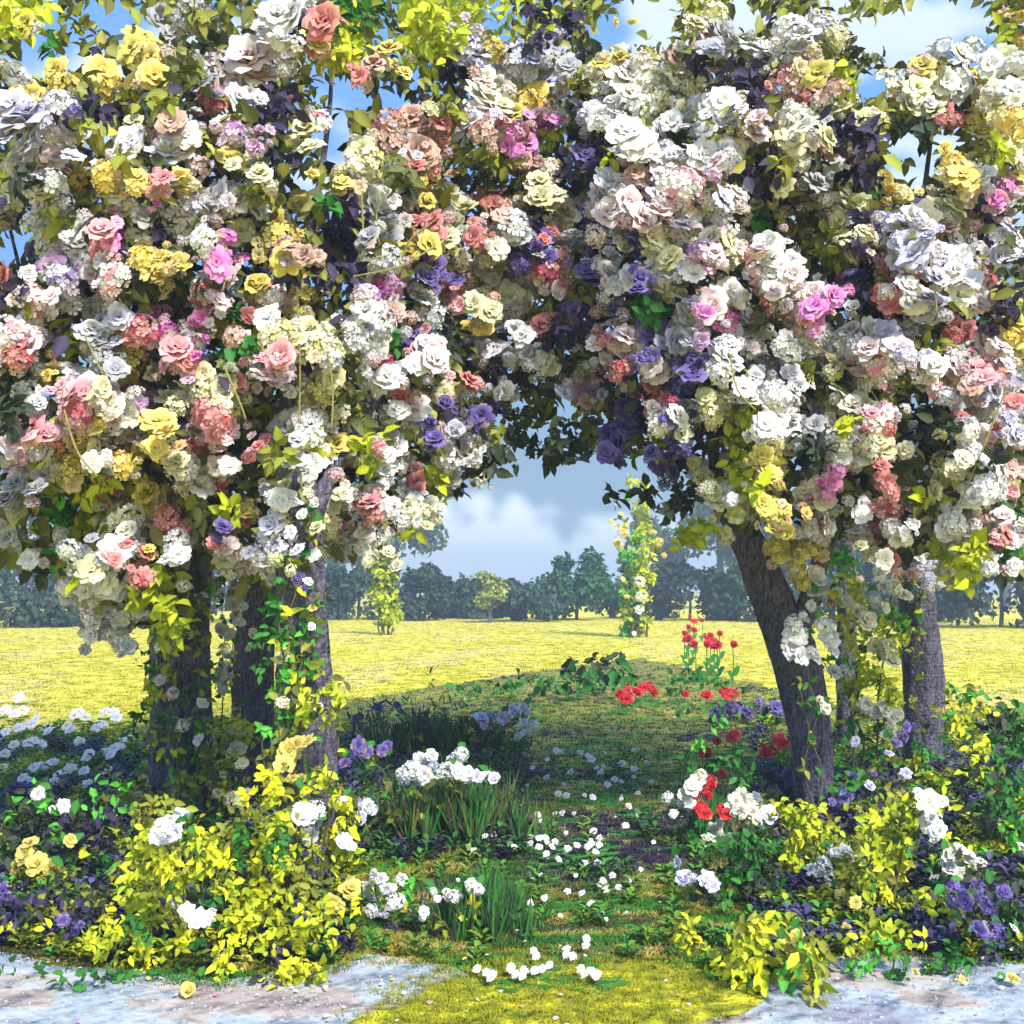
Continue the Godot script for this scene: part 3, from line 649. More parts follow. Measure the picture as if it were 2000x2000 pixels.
# blades standing up from the ground
func blades(t: Node3D, x0: float, x1: float, y0: float, y1: float, n: int, cols: Array, wide := 0.012) -> void:
	var b := Leaves.new()
	for i in n:
		var u := clampf(rng.randfn(0.0, 0.45), -1.25, 1.25)
		var tuft := roundf(u * 5.0) / 5.0      # blades rise from several crowns
		u = lerpf(u, tuft, 0.55)
		var px := lerpf(x0, x1, 0.5 + u * 0.5)
		var base := on_ground(px, lerpf(y1, y0 + (y1 - y0) * 0.5, rng.randf() * sqrt(rng.randf())) + 10.0 * sin(u * 9.0))
		var h := (y1 - y0) * -base.z * T / 1000.0 * rng.randf_range(0.35, 1.0) * (1.0 - 0.4 * u * u)
		var along := (Vector3((u - tuft) * 2.2, 1, 0) + jit(0.34)).normalized()
		b.leaf(base - t.position, along, (Vector3(0, 0.1, 1) + jit(0.7)).normalized(), h, wide, tint(pal[cols[rng.randi() % cols.size()]][0], 0.3))
	part(t, "blades", b.mesh(), leaf_mat).set_meta("kind", "stuff")

# front of the crowns, metres from the lens
func front(x: float, y: float) -> float:
	var d := 5.7 + 1.7 * exp(-pow((x - 1040.0) / 270.0, 2.0)) + (0.7 if x > 1250 else 0.0) * clampf((x - 1250.0) / 300.0, 0, 1)
	d += 0.55 * pow(clampf((380.0 - y) / 380.0, 0, 1), 2.0) + 0.4 * clampf((y - 880.0) / 250.0, 0, 1)
	return d + noise.get_noise_2d(x * 0.55, y * 0.55) * 0.9

func low_edge(x: float) -> float:
	var k := [[-200, 1040], [0, 1060], [130, 1140], [330, 1230], [420, 1150], [540, 1120], [650, 1080], [720, 1050], [800, 1000], [850, 950], [900, 915], [950, 880], [1000, 850], [1100, 858], [1200, 875], [1290, 900], [1350, 930], [1400, 970], [1450, 1010], [1600, 1030], [1700, 1060], [1850, 1080], [2000, 1120], [2200, 1120]]
	for i in k.size() - 1:
		if x <= k[i + 1][0]:
			return lerpf(k[i][1], k[i + 1][1], (x - k[i][0]) / (k[i + 1][0] - k[i][0]))
	return 1100.0

func in_gap(x: float, y: float, grow := 1.0) -> bool:
	for g in gaps:
		var u: float = (x - g[0]) / (g[2] * grow)
		var v: float = (y - g[1]) / (g[3] * grow)
		if u * u + v * v < 1.0:
			return true
	return false

func flowering_tree(label: String, trunk_px: Array, trunk_r: Array, depth: float, limbs: Array, x0: float, x1: float, list: Array) -> void:
	var base := on_ground(trunk_px[0][0], trunk_px[0][1])
	base.z = -depth
	base.y = 0
	var k := depth * T / 1000.0
	base.x = (trunk_px[0][0] - 1000.0) * k
	var t := thing("flowering_tree", label, "tree", base, "flowering trees round the arch")
	var c := []
	var r := []
	for i in trunk_px.size():
		var p := at(trunk_px[i][0], trunk_px[i][1], depth - 0.12 * i) - base
		if i == 0: p.y = -0.06
		c.append(p)
		r.append(trunk_r[i] * k)
	# flare at the foot
	c.insert(1, c[0].lerp(c[1], 0.1)); r.insert(1, r[0]); r[0] *= 1.45
	part(t, "trunk", limb_mesh(c, r, 70, 40, 0.17), bark_mat)
	for l in limbs:
		var lc := []
		var lr := []
		for i in l.size():
			lc.append(at(l[i][0], l[i][1], l[i][2]) - base)
			lr.append(l[i][3] * l[i][2] * T / 1000.0)
		part(t, "branch", limb_mesh(lc, lr, 16, 10, 0.12), bark_mat)
	var b := Leaves.new()
	# leaves through the depth of the crown
	var n := int((x1 - x0) * 17.0)
	for i in n:
		var x := rng.randf_range(x0 - 20, x1 + 20)
		var low := low_edge(x)
		var y := rng.randf_range(-330.0, low + 12.0)
		if y < -90.0 - 420.0 * noise.get_noise_2d(x * 1.1, 900.0): continue
		if y > low - 70.0 and rng.randf() < 0.45 + 0.4 * noise.get_noise_2d(x * 1.5, y * 1.5): continue
		if in_gap(x, y, rng.randf_range(0.92, 1.12)): continue
		var d := front(x, y) + 0.12 + 1.9 * rng.randf() * sqrt(rng.randf())
		var code := "o"
		var f := noise.get_noise_2d(x * 0.7 + 300, y * 0.7) + rng.randf_range(-0.35, 0.35)
		if f > 0.3: code = "O"
		elif f > 0.0: code = "m"
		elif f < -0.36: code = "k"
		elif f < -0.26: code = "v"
		if (y < 110 and x > 640 and x < 1090 and rng.randf() < 0.75) or (y < 60 and x < 120): code = "l"
		var p := at(x, y, d) - base
		var l := rng.randf_range(0.08, 0.15)
		b.leaf(p, (rand_dir() + Vector3(0, -0.35, 0.1)).normalized(), (rand_dir() * 0.8 + Vector3(0, 0.5, 0.7)).normalized(), l, l * 0.27, tint(pal[code][0], 0.3))
	var picked := 0
	var small := [[], []]
	for q in list:
		var d := front(q[1], q[2])
		if is_leaf(q[0]):
			d += rng.randf_range(-0.1, 0.12)
			var rr: float = q[3] * d * T / 1000.0
			leaf_ball(b, at(q[1], q[2], d) - base, rr * 1.15, clampi(int(q[3] * q[3] * 0.028) + 5, 6, 60), 0.085, pal[q[0]][0], 0.25)
			for j in 2:     # a few nearest leaves stand free
				if picked < 110:
					var key: String = "leaf" + q[0]
					if not flower_mesh.has(key):
						var lb := Leaves.new()
						lb.leaf(Vector3.ZERO, Vector3.UP, Vector3.BACK, 1.0, 0.27, pal[q[0]][0])
						flower_mesh[key] = lb.mesh()
					var o := part(t, "leaf", flower_mesh[key], leaf_mat)
					var y := (rand_dir() + Vector3(0, -0.2, 0)).normalized()
					var x := y.cross((rand_dir() * 0.6 + Vector3(0, 0.4, 0.8)).normalized()).normalized()
					o.transform = Transform3D(Basis(x, y, x.cross(y)).scaled(Vector3.ONE * rng.randf_range(0.09, 0.13)), at(q[1], q[2], d - 0.04) - base + rand_dir() * rr * 0.9)
					picked += 1
		else:
			d += rng.randf_range(-0.22, 0.1)
			var br: float = q[3] * d * T / 1000.0
			add_blossom(t, "blossom", q[0], at(q[1], q[2], d), br * 1.52, Vector3(rng.randf_range(-0.3, 0.3), 0.45, 0.85))
			for j in 4:     # smaller heads of the same spray
				var sx: float = q[1] + rng.randfn(0.0, 1.0) * q[3]
				var sy: float = q[2] + rng.randfn(0.0, 1.0) * q[3]
				if in_gap(sx, sy): continue
				var y := (Vector3(0, 0.45, 0.85) + jit(0.7)).normalized()
				var x := y.cross(rand_dir()).normalized()
				var sc := br * rng.randf_range(0.5, 1.0)
				var pc = pal[q[0]]
				small[j % 2].append([Transform3D(Basis(x, y, x.cross(y)).scaled(Vector3.ONE * sc), at(sx, sy, d + rng.randf_range(0.0, 0.2)) - base), tint(pc[0].lerp(pc[1], rng.randf()).lerp(pal[["W", "P", "P", "L", "p"][rng.randi() % 5]][0], 0.0 if q[0] == "V" else rng.randf() * 0.65), 0.08)])
	part(t, "foliage", b.mesh(), leaf_mat).set_meta("kind", "stuff")
	for kd in 2:
		var mm := MultiMesh.new()
		mm.transform_format = MultiMesh.TRANSFORM_3D
		mm.use_colors = true
		if not flower_mesh.has("small" + str(kd)):
			flower_mesh["small" + str(kd)] = make_blossom(Color(1, 1, 1), Color(0.85, 0.85, 0.85), Color(0.8, 0.75, 0.72), [1, 2][kd])
		mm.mesh = flower_mesh["small" + str(kd)]
		mm.instance_count = small[kd].size()
		for i in small[kd].size():
			mm.set_instance_transform(i, small[kd][i][0])
			mm.set_instance_color(i, small[kd][i][1])
		var o := MultiMeshInstance3D.new()
		o.name = "small_blossoms"
		o.multimesh = mm
		o.material_override = petal_mat
		t.add_child(o, true)
		o.set_meta("kind", "stuff")

func _ready() -> void:
	rng.seed = 20240611
	noise.seed = 11
	noise.frequency = 0.012
	noise.fractal_octaves = 3
	setup_palette()

	# camera
	var cam := Camera3D.new()
	cam.name = "camera"
	cam.fov = 50.0
	cam.near = 0.05
	cam.far = 2000.0
	add_child(cam)
	cam.position = EYE
	cam.rotation.x = pitch
	cam.current = true

	# sky
	var sky_im := Image.create(1024, 512, false, Image.FORMAT_RGBF)
	var cn := FastNoiseLite.new()
	cn.seed = 5
	cn.frequency = 1.0
	cn.fractal_octaves = 5
	for y in 512:
		var el := (0.5 - (y + 0.5) / 512.0) * PI
		for x in 1024:
			var az := (x + 0.5) / 1024.0 * TAU
			var d := Vector3(cos(az) * cos(el), sin(el), sin(az) * cos(el))
			var deg := rad_to_deg(el)
			var c := lin(122, 148, 170).lerp(lin(104, 150, 214), smoothstep(6.0, 17.0, deg))
			c = c.lerp(lin(94, 140, 208), smoothstep(20.0, 60.0, deg))
			# a low bank of cloud along the horizon, and thin torn cloud higher up
			var bank := 4.6 + 2.6 * cn.get_noise_3d(d.x * 9.0, 2.0, d.z * 9.0) + 2.4 * cn.get_noise_3d(d.x * 22.0, d.y * 30.0, d.z * 22.0)
			c = c.lerp(lin(228, 236, 246), smoothstep(0.0, 1.4, bank - deg) * 0.92)
			var torn := cn.get_noise_3d(d.x * 3.2 + 4.0, d.y * 8.0, d.z * 3.2) + 0.45 * cn.get_noise_3d(d.x * 14.0, d.y * 26.0, d.z * 14.0)
			c = c.lerp(lin(192, 206, 220), smoothstep(-0.06, 0.3, torn) * smoothstep(11.0, 20.0, deg) * 0.93)
			sky_im.set_pixel(x, y, Color(c.r, c.g, c.b))
	var sm := PanoramaSkyMaterial.new()
	sm.panorama = ImageTexture.create_from_image(sky_im)
	var sky := Sky.new()
	sky.sky_material = sm
	var env := Environment.new()
	env.background_mode = Environment.BG_SKY
	env.sky = sky
	env.tonemap_mode = Environment.TONE_MAPPER_LINEAR
	env.tonemap_exposure = 1.72
	env.background_energy_multiplier = 1.0
	env.sdfgi_enabled = true
	env.ssao_enabled = true
	env.ssil_enabled = true
	env.fog_enabled = true
	env.fog_density = 0.0036
	env.fog_light_color = Color(0.72, 0.8, 0.86)
	var we := WorldEnvironment.new()
	we.name = "environment"
	we.environment = env
	add_child(we)

	# sun, behind the lens and to the right
	var sun := DirectionalLight3D.new()
	sun.name = "sun"
	sun.light_energy = 1.15
	sun.light_color = Color(1.0, 0.98, 0.94)
	sun.light_angular_distance = 9.0
	sun.shadow_enabled = true
	add_child(sun)
	sun.look_at_from_position(Vector3(2.3, 4.3, 4.3), Vector3.ZERO)

	# shared materials
	petal_mat = mat(Color.WHITE, 0.7)
	petal_mat.vertex_color_use_as_albedo = true
	petal_mat.cull_mode = BaseMaterial3D.CULL_DISABLED
	petal_mat.backlight_enabled = true
	petal_mat.backlight = Color(0.25, 0.25, 0.25)
	leaf_mat = mat(Color.WHITE, 0.72)
	leaf_mat.vertex_color_use_as_albedo = true
	leaf_mat.cull_mode = BaseMaterial3D.CULL_DISABLED
	leaf_mat.backlight_enabled = true
	leaf_mat.backlight = Color(0.3, 0.32, 0.1)
	var rough_map := noise_tex([[0.0, Color.BLACK], [1.0, Color.WHITE]], 0.05, 256, 5, 9, true)
	bark_mat = tri_mat(noise_tex([[0.25, Color8(58, 54, 72)], [0.5, Color8(98, 93, 116)], [0.62, Color8(134, 128, 150)], [0.75, Color8(74, 69, 88)]], 0.06, 256, 5, 4, false, 0.25), 2.2, rough_map, 1.6)
	stem_mat = tri_mat(noise_tex([[0.3, Color8(70, 78, 38)], [0.6, Color8(104, 96, 60)]], 0.08, 128), 6.0)
	twig_mat = tri_mat(noise_tex([[0.3, Color8(120, 116, 60)], [0.6, Color8(168, 160, 96)]], 0.08, 128), 6.0)

	# ---- ground
	var meadow := structure("meadow", null, tri_mat(noise_tex([[0.2, Color8(206, 198, 40)], [0.45, Color8(238, 220, 70)], [0.6, Color8(246, 228, 104)], [0.8, Color8(222, 208, 48)]], 0.02, 512, 5, 8), 0.09, rough_map, 0.6))
	var pm := PlaneMesh.new()
	pm.size = Vector2(900, 900)
	meadow.mesh = pm
	var bed_px := [[-400, 1440], [200, 1425], [450, 1400], [650, 1372], [900, 1335], [1050, 1312], [1250, 1285], [1450, 1330], [1700, 1390], [2000, 1380], [2500, 1380], [2700, 2600], [-700, 2600]]
	structure("garden_ground", sheet(bed_px, 0.004, 0.12), tri_mat(noise_tex([[0.2, Color8(92, 94, 40)], [0.42, Color8(140, 130, 40)], [0.55, Color8(182, 168, 56)], [0.68, Color8(90, 130, 44)], [0.85, Color8(74, 104, 46)]], 0.022, 512, 5, 21), 0.45, rough_map, 1.2))
	var path_px := [[-900, 1830], [0, 1850], [200, 1890], [420, 1925], [640, 1890], [740, 1860], [900, 1900], [1300, 1940], [1450, 1915], [1600, 1880], [1700, 1865], [1900, 1880], [2900, 1850], [2900, 2900], [-900, 2900]]
	structure("garden_path", sheet(path_px, 0.008, 0.12), tri_mat(noise_tex([[0.25, Color8(150, 150, 166)], [0.42, Color8(166, 178, 190)], [0.55, Color8(176, 186, 194)], [0.66, Color8(188, 174, 164)], [0.8, Color8(168, 152, 150)]], 0.008, 512, 6, 33, false, 1.6), 0.28, rough_map, 0.8))
	var turf_px := [[640, 2600], [700, 2010], [760, 1960], [800, 1915], [900, 1890], [1050, 1874], [1200, 1874], [1350, 1884], [1400, 1930], [1375, 2000], [1300, 2030], [1400, 2600]]
	structure("turf", sheet(turf_px, 0.012, 0.16), tri_mat(noise_tex([[0.2, Color8(130, 134, 20)], [0.5, Color8(186, 184, 28)], [0.8, Color8(208, 200, 40)]], 0.03, 256, 4, 5), 0.7, rough_map, 1.0))

	grow_grass(bed_px, path_px, turf_px)
	grow_background()
	grow_trees()
	grow_borders()
	grow_small_flowers()

func grow_grass(bed_px: Array, path_px: Array, turf_px: Array) -> void:
	var bed := ground_poly(bed_px)
	var path := ground_poly(path_px)
	var turf := ground_poly(turf_px)
	var grass_mat := mat(Color.WHITE, 0.7)
	grass_mat.vertex_color_use_as_albedo = true
	grass_mat.cull_mode = BaseMaterial3D.CULL_DISABLED
	var tuft := tuft_mesh(9, 0.5, 0.05)
	var a := []
	# meadow of yellow flowers beyond the trees
	for i in 34000:
		var z := 11.5 + 48.0 * pow(rng.randf(), 1.25)
		var p := Vector3(rng.randf_range(-1, 1) * z * 0.52, 0, -z)
		if in_poly(bed, p): continue
		var f := noise.get_noise_2d(p.x * 22, p.z * 9) * 1.7 + rng.randf_range(-0.25, 0.25)
		var c := lin(246, 226, 84)
		if f > 0.22: c = lin(212, 206, 36)
		elif f < -0.3: c = lin(238, 220, 140)
		elif f < -0.2: c = lin(150, 156, 40)
		a.append([p, rng.randf_range(0.015, 0.05), rng.randf_range(0.14, 0.26), tint(c, 0.08)])
	scatter("meadow_flowers", "yellow flowering meadow grass stretching to the hedges", "meadow", tuft, a, grass_mat)
	a = []
	var t2 := []
	for i in 60000:
		var py := 1290.0 + 720.0 * pow(rng.randf(), 0.8)
		var px := rng.randf_range(-120, 2120)
		var p := on_ground(px, py)
		var pe := p + Vector3(rng.randfn(0, 0.07), 0, rng.randfn(0, 0.06))
		if in_poly(turf, pe):
			if rng.randf() < 0.6:
				t2.append([p, rng.randf_range(0.015, 0.04), rng.randf_range(0.03, 0.06), tint([lin(196, 196, 24), lin(170, 178, 22), lin(214, 204, 40)][rng.randi() % 3], 0.12)])
			continue
		if in_poly(path, pe):
			continue
		if not in_poly(bed, p): continue
		var f := noise.get_noise_2d(p.x * 70, p.z * 190) * 2.4 + rng.randf_range(-0.25, 0.25)
		var g := noise.get_noise_2d(p.x * 26 + 77, p.z * 40) * 2.2 + rng.randf_range(-0.2, 0.2)
		var c := lin(178, 172, 38)
		if f > 0.45: c = lin(74, 156, 52)
		elif f > 0.1: c = lin(120, 166, 44)
		elif f < -0.75: c = lin(96, 104, 48)
		elif f < -0.35: c = lin(226, 204, 116)
		elif f < -0.15: c = lin(204, 192, 44)
		if g < -0.75: c = lin(60, 44, 78)
		elif g < -0.25: c = c.lerp(lin(50, 92, 40), 0.6)
		var s := 0.6 + p.z * -0.06
		a.append([p, rng.randf_range(0.016, 0.042) * s, rng.randf_range(0.05, 0.09) * s, tint(c, 0.2)])
	scatter("grass", "mottled green and olive grass under the flowering trees", "grass", tuft, a, grass_mat)
	# low leafy cover between the border plants
	var sprig := Leaves.new()
	for i in 9:
		var an := i * 2.4
		sprig.leaf(Vector3(cos(an) * 0.1, 0.1 + 0.07 * i, sin(an) * 0.1), Vector3(cos(an), 0.55, sin(an)).normalized(), Vector3(-cos(an) * 0.5, 0.8, -sin(an) * 0.5 + 0.2).normalized(), 0.62, 0.17, Color(1, 1, 1))
	var cover := []
	for i in 9000:
		var px := rng.randf_range(-60, 2060)
		var py := 1410.0 + 490.0 * pow(rng.randf(), 0.8)
		var k := noise.get_noise_2d(px * 0.8, py * 1.3) * 2.4 + rng.randf_range(-0.3, 0.3)
		var mid := px > 690 and px < 1470
		var bed_left := mid and px < 1030 and py < 1690
		if mid and not bed_left and (rng.randf() < 0.8 or k > -0.1): continue
		var p := on_ground(px, py)
		if in_poly(turf, p) or in_poly(path, p) or not in_poly(bed, p): continue
		var c := lin(46, 98, 36)
		if k > 0.55: c = lin(176, 184, 30)
		elif k > 0.25: c = lin(116, 132, 34)
		elif k > 0.12: c = lin(84, 166, 52)
		elif k < -0.55: c = lin(92, 84, 128)
		elif k < -0.35: c = lin(52, 40, 76)
		elif k < -0.15: c = lin(38, 52, 40)
		if bed_left: c = [lin(44, 104, 38), lin(38, 74, 38), lin(58, 46, 82), lin(72, 124, 44)][rng.randi() % 4]
		elif mid: c = [lin(56, 128, 42), lin(88, 150, 48), lin(120, 150, 46)][rng.randi() % 3]
		var sc := rng.randf_range(0.05, 0.11) * (0.6 + 0.06 * -p.z)
		cover.append([p, sc * rng.randf_range(0.8, 1.5), sc, tint(c, 0.22)])
	scatter("ground_cover", "low mixed leafy ground cover between the border plants", "ground cover", sprig.mesh(), cover, leaf_mat)
	# loose gravel on the path
	var peb := SphereMesh.new()
	peb.radius = 1.0; peb.height = 1.1; peb.radial_segments = 7; peb.rings = 4
	var stones := []
	for i in 1800:
		var p := on_ground(rng.randf_range(-80, 2080), rng.randf_range(1850, 2040))
		if in_poly(turf, p) or not in_poly(path, p): continue
		var c: Color = [lin(166, 180, 194), lin(180, 172, 166), lin(154, 158, 172), lin(178, 186, 192), lin(170, 156, 150)][rng.randi() % 5]
		var sc := rng.randf_range(0.003, 0.008)
		stones.append([p + Vector3(0, 0.009, 0), sc, sc * rng.randf_range(0.9, 1.4), tint(c, 0.1)])
	var stone_mat := mat(Color.WHITE, 0.85)
	stone_mat.vertex_color_use_as_albedo = true
	scatter("gravel", "fine pale gravel scattered on the garden path", "gravel", peb, stones, stone_mat)
	var fallen := []
	for i in 260:
		var p := on_ground(rng.randf_range(-40, 2040), rng.randf_range(1560, 2030))
		var c: Color = pal[["W", "P", "w", "Y", "W", "p"][rng.randi() % 6]][0]
		var sc := rng.randf_range(0.012, 0.024)
		fallen.append([p + Vector3(0, 0.018 + (0.02 if not in_poly(path, p) else 0.0), 0), sc, sc, tint(c, 0.1)])
	var pt := SurfaceTool.new()
	pt.begin(Mesh.PRIMITIVE_TRIANGLES)
	petal(pt, 0.3, 1.45, 0.0, 1.0, 0.5, Color(0.9, 0.9, 0.9), Color(1, 1, 1), 0.1)
	pt.generate_normals()
	scatter("fallen_petals", "pale fallen petals scattered over path and grass", "petals", pt.commit(), fallen, petal_mat)
	scatter("turf_grass", "short lime yellow turf crossing the path in front", "grass", tuft, t2, grass_mat)

func grow_background() -> void:
	var dark := lin(38, 62, 48)
	var deep_green := lin(42, 70, 46)
	var far_green := lin(64, 90, 40)
	var g := "dark hedges along the far edge of the meadow"
	far_plant("hedge_bush", "dark rounded bush at meadow edge, left of the pale cone bush", "bush", g, 830, 1205, 62, 1095, 56, dark, 0.0, 2600)
	far_plant("hedge_bush", "low dark bush behind the lime shrub at the meadow's left edge", "bush", g, 700, 1205, 75, 1080, 58, deep_green, 0.0, 2400)
	far_plant("hedge_bush", "tall green bush at meadow edge, middle of the arch view", "bush", g, 1125, 1205, 80, 1075, 57, lin(34, 86, 34), 0.0, 3000)
	far_plant("hedge_bush", "low blue-green bush right beside the pale cone bush", "bush", g, 1020, 1205, 70, 1135, 54, lin(48, 78, 70), 0.0, 2200)
	far_plant("hedge_bush", "dark bush right of the lime column by the forked trunk", "bush", g, 1345, 1205, 90, 1095, 56, lin(30, 50, 38), 0.0, 2800)
	far_plant("cone_bush", "pale yellow-green cone shaped bush at the meadow edge", "bush", "", 955, 1212, 36, 1110, 52, lin(150, 160, 84), 0.0, 1600, 0.22)
	far_plant("hedge_bush", "dark bush at the left border of the picture, behind the meadow", "bush", g, 60, 1200, 150, 1040, 48, deep_green, 0.0, 3200)
	far_plant("hedge_bush", "dark bush behind the left trunks", "bush", g, 300, 1200, 150, 1030, 50, deep_green, 0.0, 3000)
	far_plant("hedge_bush", "dark bush seen between the left trunks", "bush", g, 520, 1200, 120, 1040, 54, deep_green, 0.0, 2400)
	far_plant("hedge_bush", "dark bush at the right border of the picture, behind the meadow", "bush", g, 1950, 1215, 130, 1050, 46, lin(34, 60, 48), 0.0, 3200)
	far_plant("hedge_bush", "dark bush between the forked trunk and the straight right trunk", "bush", g, 1660, 1205, 120, 1040, 50, deep_green, 0.0, 2800)
	far_plant("hedge_bush", "dark bush just behind the forked trunk", "bush", g, 1480, 1205, 90, 1080, 55, deep_green, 0.0, 2200)
	far_plant("hedge_bush", "low slate bush left behind the pale cone bush", "bush", g, 915, 1205, 70, 1130, 60, deep_green, 0.0, 2000)
	far_plant("hedge_bush", "low slate bush behind the lime column", "bush", g, 1235, 1205, 75, 1125, 60, deep_green, 0.0, 2000)
	far_plant("hedge_bush", "low slate bush touching the near grey trunk's right side", "bush", g, 620, 1205, 70, 1110, 60, deep_green, 0.0, 2000)
	far_plant("hedge_bush", "low slate bush behind the straight right trunk", "bush", g, 1800, 1205, 100, 1090, 55, deep_green, 0.0, 2200)
	var w := "hazy trees far behind the hedges"
	far_plant("far_tree", "hazy grey-green tree left inside the arch", "tree", w, 770, 0, 110, 905, 90, far_green, 0.12, 3000, 0.55)
	far_plant("far_tree", "hazy tree behind the left trunk edge of the arch", "tree", w, 640, 0, 110, 860, 88, far_green, 0.12, 3000, 0.55)
	far_plant("far_tree", "hazy grey-green tree right inside the arch", "tree", w, 1400, 0, 110, 860, 92, far_green, 0.12, 3000, 0.55)
	far_plant("far_tree", "small hazy tree behind the lime column", "tree", w, 1270, 0, 60, 985, 100, far_green, 0.12, 1800, 0.5)
	for i in 9:
		var x: float = [-60, 110, 280, 450, 1530, 1680, 1820, 1960, 2090][i]
		far_plant("far_tree", ["hazy tree beyond the left picture border", "tall hazy tree above the left border bush", "hazy tree behind the leftmost trunk", "hazy tree between the left trunks",
			"hazy tree behind the trunk fork", "hazy tree between the two right trunks", "hazy tree behind the straight right trunk", "tall hazy tree above the right border bush", "hazy tree beyond the right picture border"][i], "tree", w, x, 0, 120, rng.randf_range(760, 860), 80 + (i % 3) * 6, lin(58, 84, 38), 0.1, 2600, 0.6)
	# slim lime column with apricot flowers, and the lime shrub opposite
	var c := []
	dabs(c, "l", 650, 650, [160,80,2, 168,83,3, 167,92,4, 167,98,4, 168,105,4, 165,110,4, 170,115,5, 168,120,5, 165,125,5, 170,130,4, 166,135,5, 165,142,4, 160,150,4, 168,155,3, 165,160,4, 163,166,3])
	dabs(c, "E", 650, 650, [163,112,4, 160,120,5, 162,128,5, 160,138,4, 158,146,4, 160,155,4, 158,160,3, 160,86,2])
	dabs(c, "Y", 650, 650, [153,93,1, 155,98,1, 152,105,1, 156,108,2, 153,114,2, 158,104,1, 173,108,1, 175,113,2, 150,102,1, 178,120,1, 156,133,1, 158,142,1])
	dabs(c, "w", 650, 650, [165,134,2, 166,142,2, 165,149,2, 162,162,1, 167,157,1])
	plant("lime_column", "slim lime green column plant with apricot flowers on the yellow meadow", "plant", 1250, 1245, c, {"leaf": 0.2, "deep": 0.35, "fill": "O", "stem_r": 0.03, "bloom": 1.6, "dense": 2.2})
	c = []
	dabs(c, "l", 650, 650, [25,118,3, 26,124,4, 28,130,4, 27,136,5, 29,142,5, 32,148,5, 25,142,4, 35,152,3, 22,140,3, 30,153,4])
	dabs(c, "K", 650, 650, [22,121,4, 30,119,4, 34,122,4, 25,116,3, 19,124,3, 35,126,3])
	plant("lime_shrub", "lime shrub topped with cream flowers on the meadow beside the left trunk", "shrub", 755, 1240, c, {"leaf": 0.2, "deep": 0.35, "fill": "O", "stem_r": 0.03, "dense": 2.2})

